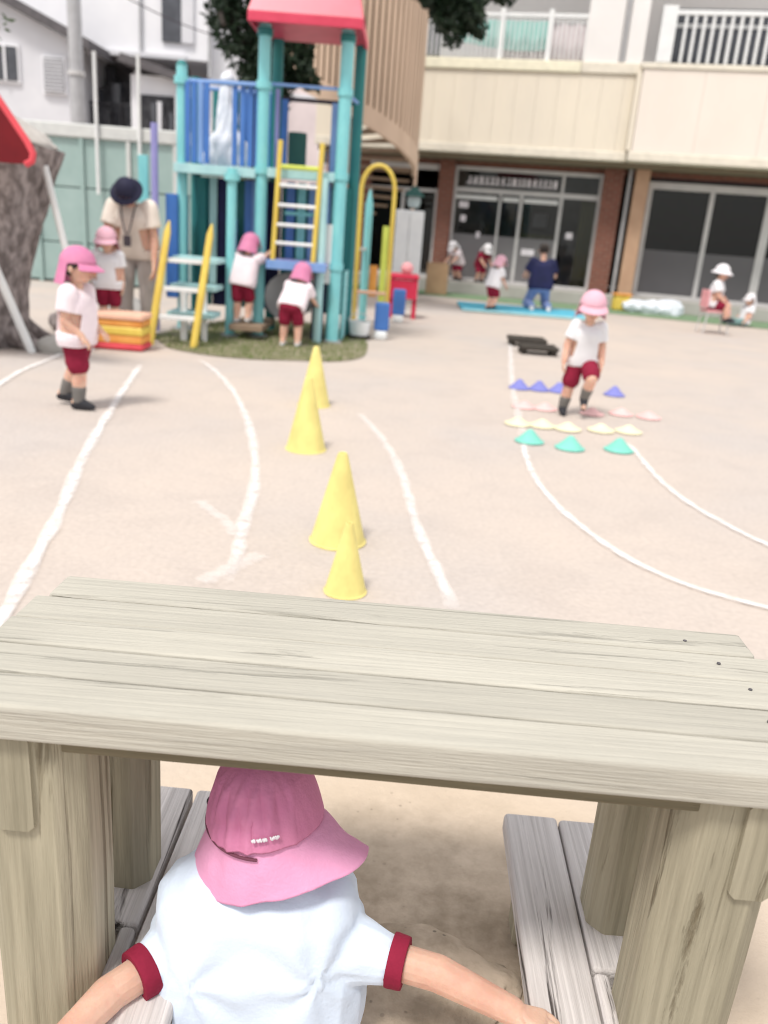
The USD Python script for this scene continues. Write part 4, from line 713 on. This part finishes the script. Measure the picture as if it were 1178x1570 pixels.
    # shirt
    r_, ez = D['rc'], .016 * e * bag
    S = [hull(*[(J['hip' + n] + J['t'] * D['rp'] * .15 + J['rt'] * s * .012 * e * bag, D['rp'] * .98 + ez) for n, s in (('L', -1), ('R', 1))], *[(ch + J['rt'] * s * D['sw'] * .5, r_ + ez) for s in (-1, 1)], (J['neck'] - J['t'] * .045 * e, D['rw'] * 2.3))]
    C = []
    se = slv or D['rua'] * 1.3 + ez * .8
    for n, s in (('L', -1), ('R', 1)):
        a, b = J['sh' + n], J['el' + n]; q = a * .35 + b * .65
        S += [hull((a, D['rua'] * 1.25 + ez * .6), (ch + J['rt'] * s * D['sw'] * .55, r_ * .92), (J['neck'] - J['t'] * .04 * e, D['rw'] * 1.8)), bone(a, slr or max(D['rua'] * 1.3 + ez * .6, se), q, se)]
        if cuffs:
            d = nrm(b - a); w_ = .024 * e; M4 = lambda h_: np.hstack([frame_to(d), (q + d * h_)[:, None]])
            C.append(Mf.cylinder(w_, se + .0085 * e, se + .007 * e, 32).transform(M4(-w_ * .75)) - Mf.cylinder(.08 * e, se * .9, se * .86, 32).transform(M4(-w_ * .9)))
    sm = union(S)
    for n in 'LR':
        a, b = J['sh' + n], J['el' + n]; d = nrm(b - a); q = a * .35 + b * .65
        # cut the rounded sleeve end square
        sm = sm - Mf.cylinder(.12 * e, se * 1.5, -1, 24).transform(np.hstack([frame_to(d), (q + d * .004)[:, None]]))
    low_pt = J['pel'] - J['t'] * D['rp'] * .42; sm = sm.trim_by_plane(tuple(map(float, J['t'])), float(low_pt @ J['t']))
    sp_ = obj('shirt', folds(to_tri(sm, L, 6, cloth * e * .8, 8, 3), J) if hi else to_tri(sm, L, 6, cloth * e, 10, 3), shirt, t, smooth=True)
    for c in C: obj('cuff', to_tri(c, L, 2), cuffs, t, smooth=40)
    # lower clothes
    B = [hull(*[(J['hip' + n], D['rp'] + .008 * e) for n in 'LR'], (J['pel'] + J['t'] * D['rp'] * .6, D['rp'] * .95))]
    for n in 'LR':
        k = J['kn' + n]; q = J['hip' + n] * .22 + k * .78
        if legs == 'shorts': B.append(bone(J['hip' + n], D['rt'] * 1.16, q, D['rk'] * 1.55))
        else: B += [bone(J['hip' + n], D['rt'] * 1.14, k, D['rk'] * 1.3), bone(k, D['rk'] * 1.3, J['an' + n], D['ra'] * 1.65)]
    obj('shorts' if legs == 'shorts' else 'trousers', to_tri(union(B), L, 6, cloth * e, 12, 8), bottom, t, smooth=True)
    for n in 'LR':
        f = nrm(J['ft' + n]); a = J['an' + n]; up_ = nrm(A([0, 0, 1]) - f * f[2]) if abs(f[2]) < .9 else nrm(J['kn' + n] - a)
        sl = a - up_ * D['ank'] * .5
        shoe = hull((sl - f * D['foot'] * .22, D['ank'] * .5), (sl + f * D['foot'] * .3, D['ank'] * .48), (sl + f * D['foot'] * .62, D['ank'] * .4), (a, D['ra'] * 1.18))
        obj('shoe', to_tri(shoe, L, 5), shoes, t, smooth=True)
        if socks: obj('sock', to_tri(bone(a, D['ra'] * 1.16, a * .55 + J['kn' + n] * .45, D['rk'] * 1.02), L, 3), socks, t, smooth=True)
    # headwear
    if hat == 'cap':
        dm = he((0, -.02, .16), (1.04, 1.14, 1.1), 36); pp = hc + Hm @ (A([0, 0, .18]) * hr); nn = nrm(upv + fwd * -.12)
        dm = dm.trim_by_plane(tuple(map(float, nn)), float(pp @ nn))
        ht = obj('cap', to_tri(dm, L, 1, .0015 * e, 30), hatm, t, smooth=60)
        bp = []
        for k in np.linspace(-1.15, 1.15, 17):
            bp.append([Hm @ (A([math.sin(k) * (1.0 + q * .28), math.cos(k) * (1.08 + q * .62), .27 - q * .30 - .05 * (abs(k)) * q]) * hr) + hc for q in np.linspace(0, 1, 5)])
        obj('brim', gridshell(A(bp), .006 * e), hatm, ht, smooth=50)
        fp = []
        for k in np.linspace(1.75, 2 * math.pi - 1.75, 25):
            fp.append([Hm @ (A([math.sin(k) * (1.04 + .24 * q), math.cos(k) * (1.14 + .22 * q) + .02 * math.sin(k * 9) * q, .20 - q * 1.35 + .02 * math.sin(k * 7)]) * hr) + hc for q in np.linspace(0, 1, 7)])
        obj('neck_flap', gridshell(A(fp), .004 * e), hatm, ht, smooth=50)
    elif hat == 'bucket':
        dm = he((0, -.02, .2), (1.06, 1.12, 1.08), 36); pp = hc + Hm @ (A([0, 0, .25]) * hr); dm = dm.trim_by_plane(tuple(map(float, upv)), float(pp @ upv))
        ht = obj('hat', to_tri(dm, L, 1), hatm, t, smooth=60)
        bp = [[Hm @ (A([math.sin(k) * (1.03 + q * .5), math.cos(k) * (1.1 + q * .5), .30 - q * .38]) * hr) + hc for q in np.linspace(0, 1, 5)] for k in np.linspace(0, 2 * math.pi, 37)]
        obj('brim', gridshell(A(bp), .006 * e), hatm, ht, smooth=50)
    if extra: extra(t, J, D, Hm, hc)
    return t
def folds(m, J):
    """drag creases of a loose shirt: running from the armpits down the back and across it"""
    v = m.vertices; n = m.vertex_normals; h = np.zeros(len(v))
    for c, dr, f, a in ((J['shL'] * .8 + J['neck'] * .2, (-.2, 0, -1), 95, .0035), (J['shR'] * .8 + J['neck'] * .2, (.25, 0, -1), 95, .0035)):
        d = v - c; rr = np.linalg.norm(d, axis=1); an = np.arctan2(d[:, 0], -d[:, 2]); h += a * np.sin(an * 6 + 7 * meshkit.fbm(v * 5, 2, 4)) * np.exp(-((rr - .10) / .06) ** 2) * np.clip((rr - .045) / .03, 0, 1)
    w = v[:, 2] + .35 * v[:, 0] * np.sin(v[:, 0] * 9) + .05 * meshkit.fbm(v * 7, 2, 9)
    h += .0042 * np.sin(w * 58 + 6 * meshkit.fbm(v * A([4, 4, 7]), 2, 17)) * np.clip((J['neck'][2] - .09 - v[:, 2]) / .06, 0, 1)
    for s_, q in (('L', .5), ('R', .5)):
        e_ = J['sh' + s_] * .35 + J['el' + s_] * .65; h *= np.clip((np.linalg.norm(v - e_, axis=1) - .045) / .04, 0, 1)
    m.vertices = v + n * h[:, None]; return m
def frame_to(d):
    d = nrm(d); a = nrm(np.cross(d, [0, 0, 1.] if abs(d[2]) < .9 else [1., 0, 0])); b = np.cross(d, a); return np.column_stack([a, b, d])
PI = math.pi
# walking child at the left, turned to the right
person('child in pink cap walking past the leaning trunk, hands held at waist', (-1.98, 5.2, 0), -PI / 2 - .12, CHILD_T,
       pose(CHILD_T, tor=(0, .03, 1), head=(0, .1, 1), face=(0, 1, -.15), aL=((-.12, -.05, -1), (.25, .75, -.5)), aR=((.14, -.12, -1), (-.15, .75, -.75)), lL=((0, -.30, -1), (0, -.42, -1)), lR=((0, .16, -1), (0, -.06, -1)), fL=(0, 1, -.1), fR=(0, 1, 0)),
       shirt='shirt_rose', cuffs=None, socks='sock_grey', bag=1.25)
def lanyard(t, J, D, Hm, hc):
    n = J['neck']; pts = spline([n + A([-.07, .02, .0]), n + A([-.05, .13, -.12]), n + A([0, .145, -.27]), n + A([.05, .13, -.12]), n + A([.07, .02, .0])], 20); obj('lanyard', tube(pts, .007, 6), 'strap_dark', t)
    obj('name_badge', bx(n[0] - .035, n[0] + .035, n[1] + .14, n[1] + .148, n[2] - .38, n[2] - .28), 'strap_dark', t)
person('teacher in navy hat and cream shirt bending over a child', (-2.62, 8.5, 0), PI, ADULT,
       pose(ADULT, tor=(0, .3, 1), head=(0, .8, .65), face=(0, .6, -.8), aR=((.22, .25, -.9), (-.45, .75, -.35)), aL=((-.2, .05, -1), (-.05, .2, -1)), lL=((-.05, .02, -1), (-.02, -.02, -1)), lR=((.05, .06, -1), (.02, -.06, -1))),
       shirt='shirt_cream', bottom='grey_cloth', legs='trousers', hat='bucket', hatm='navy_hat', L=.025, bag=1.2, extra=lanyard)
person('small child in pale cap standing behind the striped block', (-2.74, 8.02, 0), PI + .15, CHILD,
       pose(CHILD, tor=(0, .02, 1), head=(0, .25, 1), face=(0, 1, -.3), base=.12), hatm='cap_pale', shirt='shirt_plain', bag=1.2)
person('child in pink cap reaching up to the ladder, seen from behind', (-1.665, 9.0, .162), -.25, CHILD,
       pose(CHILD, tor=(.08, .25, 1), head=(.1, .3, 1), face=(.15, 1, .1), aL=((-.1, .8, .35), (.1, .8, .5)), aR=((.2, .85, .15), (.1, .8, .4)), lL=((-.05, .1, -1), (0, -.1, -1)), lR=((.05, .35, -1), (.02, -.25, -1)), base=.0),
       hatm='cap_pink', shirt='shirt_rose', shoes='shoe_white', bag=1.2)
person('child in pink cap bending down under the low deck', (-1.10, 8.66, 0), -.1, CHILD,
       pose(CHILD, tor=(.1, .7, .7), head=(.1, .35, .8), face=(.1, .9, -.3), aL=((-.2, .6, -.7), (-.1, .7, -.4)), aR=((.2, .6, -.7), (.1, .7, -.4)), lL=((-.12, .12, -1), (-.03, -.12, -1)), lR=((.12, .22, -1), (.03, -.2, -1))),
       hatm='cap_pink', shirt='shirt_rose', shoes='shoe_white', bag=1.2)
person('child in pale pink cap stepping over the marker cones', (1.37, 6.2, 0), PI - .05, SLIM,
       pose(SLIM, tor=(0, .14, 1), head=(0, .3, 1), face=(0, .95, -.3), aL=((-.22, -.1, -1), (-.05, .35, -1)), aR=((.3, .02, -.9), (.1, .3, -1)), lL=((-.05, .85, -.5), (.1, -.45, -.9)), lR=((.16, .02, -1), (.12, -.12, -1)), fL=(.05, .8, -.6), fR=(0, 1, 0)),
       hatm='cap_pale', shirt='shirt_plain', socks='sock_grey', bag=.8)
# on the blue mat and the verandah
person('woman in navy shirt and jeans kneeling on the blue mat, seen from behind', (2.47, 15.5, .05), .05, ADULT,
       pose(ADULT, tor=(0, .08, 1), head=(0, .25, 1), face=(0, 1, -.2), aL=((-.35, .3, -.8), (.2, .85, -.1)), aR=((.35, .3, -.8), (-.2, .85, -.1)), lL=((-.22, .55, -.8), (.05, -1, -.03)), lR=((.22, .55, -.8), (-.05, -1, -.03)), fL=(0, -.9, -.4), fR=(0, -.9, -.4)),
       shirt='navy', bottom='jeans', legs='trousers', hat=None, L=.03, shoes='shoe_white', long_hair=True)
person('child in white top and maroon shorts leaning forward at the mat edge', (1.53, 14.62, .05), -.9, CHILD,
       pose(CHILD, tor=(0, .28, 1), head=(0, .4, 1), face=(0, 1, -.2), aL=((-.1, .3, -1), (0, .6, -.7)), aR=((.1, .3, -1), (0, .6, -.7)), lL=((0, .25, -1), (0, -.35, -1)), lR=((0, .45, -1), (0, -.5, -1))),
       hatm='cap_pale', shirt='shirt_plain', L=.02, bag=1.2)
def sit(D, lean=.1, **k): return pose(D, tor=(0, lean, 1), lL=((-.15, 1, -.05), (0, .15, -1)), lR=((.15, 1, -.05), (0, .15, -1)), **k)
bent = dict(tor=(0, .55, 1), head=(0, .7, .8), face=(0, 1, -.4), aL=((-.1, .5, -.9), (.1, .7, -.5)), aR=((.1, .5, -.9), (-.1, .7, -.5)), lL=((-.1, .45, -.9), (0, -.5, -.9)), lR=((.1, .5, -.9), (0, -.5, -.9)))
q = bf(-1.98, .66, 0)
person('child in rose top crouching on the verandah by the cardboard box', (q[0], q[1], .262), PI - .9, CHILD, pose(CHILD, **bent), hat='cap', hatm='cap_white', shirt='shirt_rose', L=.02, bag=1.2)
q = bf(-1.52, .62, 0)
person('child in maroon top and white cap crouching at the glazed door', (q[0], q[1], .262), PI + .5, CHILD, pose(CHILD, **bent), hatm='cap_white', shirt='maroon', L=.02)
# right side: child on a low chair, child sitting on the turf
CX, CY = 5.10, 14.0
ch_ = thing('metal_chair', 'low tube chair with pink cover under the child at the right', 'chair', (CX, CY, 0))
obj('seat', bx(CX - .19, CX + .19, CY - .18, CY + .18, .34, .375, .012), 'apron_pink', ch_); obj('backrest', bx(CX - .21, CX - .185, CY - .17, CY + .17, .40, .68, .01), 'apron_pink', ch_)
for sx_ in (-1, 1):
    for sy_ in (-1, 1): obj('leg', tube([(CX + sx_ * .16, CY + sy_ * .15, .34), (CX + sx_ * .2, CY + sy_ * .17, 0)], .011, 8), 'steel', ch_)
person('child in white hat sitting on the low pink chair', (CX - .06, CY, .0), -PI / 2 - .5, CHILD_B, pose(CHILD_B, tor=(0, .1, 1), head=(0, .1, 1), aL=((-.15, .3, -1), (.2, .7, -.6)), aR=((.15, .3, -1), (-.2, .7, -.6)), lL=((-.12, 1, .02), (0, .2, -1)), lR=((.12, 1, .02), (0, .2, -1)), drop=-.46), hat='bucket', hatm='cap_white', shirt='shirt_plain', L=.02, bag=1.2)
person('child in pale top sitting on the turf with legs stretched out', (6.35, 15.9, .01), PI / 2 + .25, CHILD, pose(CHILD, tor=(0, -.2, 1), head=(0, .1, 1), face=(0, 1, -.2), lL=((-.2, 1, .02), (.05, 1, -.05)), lR=((.2, 1, .02), (-.05, 1, -.05)), fL=(0, .3, 1), fR=(0, .3, 1), aL=((-.3, .3, -1), (0, .6, -.6)), aR=((.3, .3, -1), (0, .6, -.6)), drop=-.075), shirt='shirt_plain', bottom='teal_cloth', legs='trousers', hatm='cap_white', L=.02)

# ------------------------------------------------------------------ the timber table with low benches
tb = thing('timber_table', 'weathered timber table with log posts and low plank benches', 'table', (.035, 1.02, 0), math.radians(-1.3))
TX0, TX1, TY0, TY1, TZ, TT = -.52, .592, .832, 1.208, .66, .05
def board(x0, x1, y0, y1, z0, z1, axis, r=.006, seed=0, n=24):
    """plank with eased edges, slightly bowed and worn"""
    sx_, sy_, sz_ = x1 - x0, y1 - y0, z1 - z0
    m = Mf.batch_hull([Mf.sphere(r, 12).translate((x, y, z)) for x in (x0 + r, x1 - r) for y in (y0 + r, y1 - r) for z in (z0 + r, z1 - r)]).refine_to_length(.03)
    q = m.to_mesh(); t = trimesh.Trimesh(q.vert_properties[:, :3], q.tri_verts, process=True); v = t.vertices
    sc = A([7., 7., 7.]); sc[axis] = 2.2; t.vertices = v + t.vertex_normals * ((meshkit.fbm(v * sc + seed * 3.7, 3, seed) - .5) * .0022)[:, None]; return t
ye = np.linspace(TY0, TY1, 6)
for k in range(5):
    g0, g1 = (.0014 if k else 0), (.0014 if k < 4 else 0)
    e0, e1 = (0, 0, 0, 0, .018)[k], (0, 0, 0, 0, .022)[k]
    obj('plank', board(TX0 + e0 + (k % 2) * .002, TX1 - e1 - (k % 3) * .002, ye[k] + g0, ye[k + 1] - g1, TZ - TT, TZ - (k % 2) * .0012, 0, .007 if k in (0, 4) else .004, k), 'table_wood', tb, smooth=50)
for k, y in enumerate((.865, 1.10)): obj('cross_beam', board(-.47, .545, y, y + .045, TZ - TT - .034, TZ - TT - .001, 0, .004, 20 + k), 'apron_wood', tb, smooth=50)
for k, x in enumerate((-.47, .50)): obj('side_beam', board(x, x + .045, .897, 1.098, TZ - TT - .05, TZ - TT - .001, 1, .004, 30 + k), 'post_wood', tb, smooth=50)
def log_post(x, y, w, z0, z1, seed):
    c = w * .22; h_ = w / 2; sec = [(-h_ + c, -h_), (h_ - c, -h_), (h_, -h_ + c), (h_, h_ - c), (h_ - c, h_), (-h_ + c, h_), (-h_, h_ - c), (-h_, -h_ + c)]
    m = Mf.extrude(m3.CrossSection([sec]).offset(.006, m3.JoinType.Round), z1 - z0).translate((x, y, z0)).refine_to_length(.022); q = m.to_mesh(); t = trimesh.Trimesh(q.vert_properties[:, :3], q.tri_verts, process=True)
    v = t.vertices; t.vertices = v + t.vertex_normals * ((meshkit.fbm(v * A([14, 14, 2.5]) + seed, 3, seed) - .5) * .006)[:, None]; return t
for k, (x, y, w) in enumerate(((.462, .925, .125), (-.418, .925, .125), (.428, 1.115, .088), (-.385, 1.115, .088))):
    pst = obj('post', log_post(x, y, w, 0 if k < 2 else .181, TZ - TT - .002, k), 'post_wood', tb, smooth=35)
    if k < 2:                                                      # rounded tongue let into the front face under the top
        xx = x + (.03 if k == 0 else -.012); yf = y - w / 2 - .012
        tg = Mf.extrude(m3.CrossSection([[(-.017, .0), (.017, .0), (.017, .125), (-.017, .125)]]).offset(.008, m3.JoinType.Round), .018).rotate((90, 0, 0)).translate((xx, yf + .016, TZ - TT - .136)).refine_to_length(.02)
        obj('tongue', to_tri(tg, 0, 0), 'post_wood', pst, smooth=35)
BZ = .18
for k, (x0, x1, y0, y1) in enumerate(((.268, .3685, .42, 1.345), (.3710, .485, .995, 1.34), (-.322, -.235, .42, 1.33), (-.46, -.329, .995, 1.33), (.3715, .396, .42, .993), (-.353, -.329, .42, .993))):
    obj('seat_plank', board(x0, x1, y0, y1, BZ - .04, BZ + (k % 2) * .001, 1, .008, 40 + k), 'bench_wood', tb, smooth=50)
for x0, x1 in ((.29, .47), (-.445, -.26)):
    for y0 in (.55, 1.2): obj('bench_leg', bx(x0, x1, y0, y0 + .07, 0, BZ - .041, .006), 'post_wood', tb)
# nail heads at the right end of the top
for k, (x, y) in enumerate(((.50, .87), (.515, .95), (.52, 1.03), (.5, 1.1), (.47, 1.165))): obj('nail_head', trimesh.creation.cylinder(.0028, .002, sections=10, transform=trimesh.transformations.translation_matrix((x, y, TZ + .0002))), 'roof_dark', tb)
# sand mound under the table
md = blob(1, 4, .35, 12, (.19, .15, .05)); md.apply_translation((.10, 1.05, .0)); v = md.vertices; v[:, 2] += .012 * (meshkit.fbm(v * 30, 3, 5) - .5) * (v[:, 2] > 0); md.vertices = v
dv = np.hypot((v[:, 0] - .11) / .05, (v[:, 1] - 1.04) / .04); md.vertices[:, 2] -= .022 * np.exp(-dv ** 2)
obj('sand_mound', md, 'sand', smooth=True, label='low mound of damp dug sand beside the seated child', cat='sand mound', kind='stuff')
# ------------------------------------------------------------------ the child sitting under the table, arms spread on the benches
FC = dict(CHILD, th=.195, sh=.2); FC.update(rc=.076, rp=.086, rua=.0245, rfa=.0245, rw=.0195, hr=.0715, sw=.118)
o = A([-.12, .97, 0]); loc = (float(o[0]), float(o[1]), 0)
J = {}
wl = lambda *p: A(p) - o
J['pel'] = wl(-.150, .945, .048); J['neck'] = wl(-.137, .972, .212); J['t'] = nrm(J['neck'] - J['pel']); J['rt'] = A([1., 0, .04]); J['rt'] = nrm(J['rt'] - J['t'] * (J['rt'] @ J['t']))
J['up'] = nrm((-.12, .05, 1)); J['face'] = nrm((.18, 1, -.1)); J['head'] = wl(-.137, 1.0, .422)
J['shL'] = wl(-.240, .955, .205); J['elL'] = wl(-.325, .868, .196); J['wrL'] = wl(-.37, .765, .202); J['hdL'] = nrm((-.25, -1, -.05)); J['pnL'] = A([0, 0, -1.])
J['shR'] = wl(-.018, .955, .225); J['elR'] = wl(.128, .920, .222); J['wrR'] = wl(.235, .888, .198); J['hdR'] = nrm((.95, -.3, -.06)); J['pnR'] = A([0, -.15, -1.])
for n, s in (('L', -1), ('R', 1)):
    J['hip' + n] = J['pel'] + A([s * .055, .0, 0]); J['kn' + n] = J['hip' + n] + A([s * .06, .17, .02]); J['an' + n] = J['kn' + n] + A([-s * .1, -.02, -.06]) * 1.1; J['ft' + n] = nrm((-s * .8, .4, 0))
def fg_hat(t, J, D, Hm, hc):
    hr = D['hr']; P = []; nu, nv = 180, 80
    for a in np.linspace(0, 2 * PI, nu):
        row = []
        for b in np.linspace(0, 1, nv):
            ph = b * 1.45; low = max(0, b - .62) / .38
            back = max(0, -math.cos(a)) ** 1.5
            pl = 1.1 - 2.0 * abs(math.sin(a * 6.5 + 1.1 * math.sin(b * 5) + 1.2 * math.sin(a * 2))) ** .55 + .4 * math.sin(a * 23 + b * 5)
            gather = .06 * back * math.exp(-((b - .72) / .30) ** 2) * pl - .06 * back * math.exp(-((b - .86) / .06) ** 2) * (1 if abs(a - PI - .35) < .5 else 0)
            fold = .09 * (meshkit.fbm(A([[math.sin(a) * 2.2, math.cos(a) * 2.2, b * 2.2]]), 3, 21)[0] - .5) * min(1, b * 2)
            seam = -.012 * math.exp(-((math.sin(a * 3) / .06) ** 2)) * min(1, b * 3)
            rr = 1.09 + gather + fold + seam
            z = math.cos(ph) * 1.13 + .10 - low * .42; s_ = math.sin(ph) * (1 + .05 * low)
            row.append(hc + Hm @ (A([math.sin(a) * s_ * rr * .98, math.cos(a) * s_ * rr * 1.06 - .02, z]) * hr))
        P.append(row)
    ht = obj('cap', gridshell(A(P), -.004), 'cap_pink', t, smooth=True)
    fp = []
    for k in np.linspace(1.3, 2 * PI - 1.3, 110):
        side = max(0, math.sin(k - .15)); lf = max(0, -math.sin(k)) ** 2                               # the flap stands off the head towards the right
        fp.append([hc + Hm @ (A([math.sin(k) * (1.10 + (.22 + .74 * side ** 2.2 + .46 * lf) * q + .05 * q * q), math.cos(k) * (1.15 + .26 * q) + (.02 * math.sin(k * 9) + .012 * math.sin(k * 17 + 1)) * q, -.16 - q * (1.06 - .34 * side ** 2 + .34 * lf) + .035 * math.sin(k * 5) * q]) * hr) for q in np.linspace(0, 1, 26)])
    fp = A(fp); fp += (meshkit.fbm(fp * 18, 3, 8) - .5)[..., None] * .010
    obj('neck_flap', gridshell(fp, .003), 'cap_flap', ht, smooth=True)
    cord = [hc + Hm @ (A([math.sin(k) * 1.16, math.cos(k) * 1.235 - .02, -.27 + .16 * (k - 3.2)]) * hr) for k in np.linspace(2.95, 4.75, 26)]
    obj('elastic_cord', tube(cord, .0022, 8), 'thread', ht, smooth=True); kb = trimesh.creation.icosphere(2, .008); kb.apply_translation(cord[-1]); obj('cord_stop', kb, 'strap_dark', ht, smooth=True)
    em = []
    for k0, w in ((2.62, .05), (2.71, .08), (2.82, .06), (2.91, .07), (2.99, .05)):
        em.append(tube([hc + Hm @ (A([math.sin(k0 - w * q) * 1.19, math.cos(k0 - w * q) * 1.27 - .02, .14 + .03 * math.sin(q * 9 + k0 * 5)]) * hr) for q in np.linspace(0, 1, 10)], .0016, 6))
    for q in em: obj('embroidery', q, 'print_white', ht, smooth=True)
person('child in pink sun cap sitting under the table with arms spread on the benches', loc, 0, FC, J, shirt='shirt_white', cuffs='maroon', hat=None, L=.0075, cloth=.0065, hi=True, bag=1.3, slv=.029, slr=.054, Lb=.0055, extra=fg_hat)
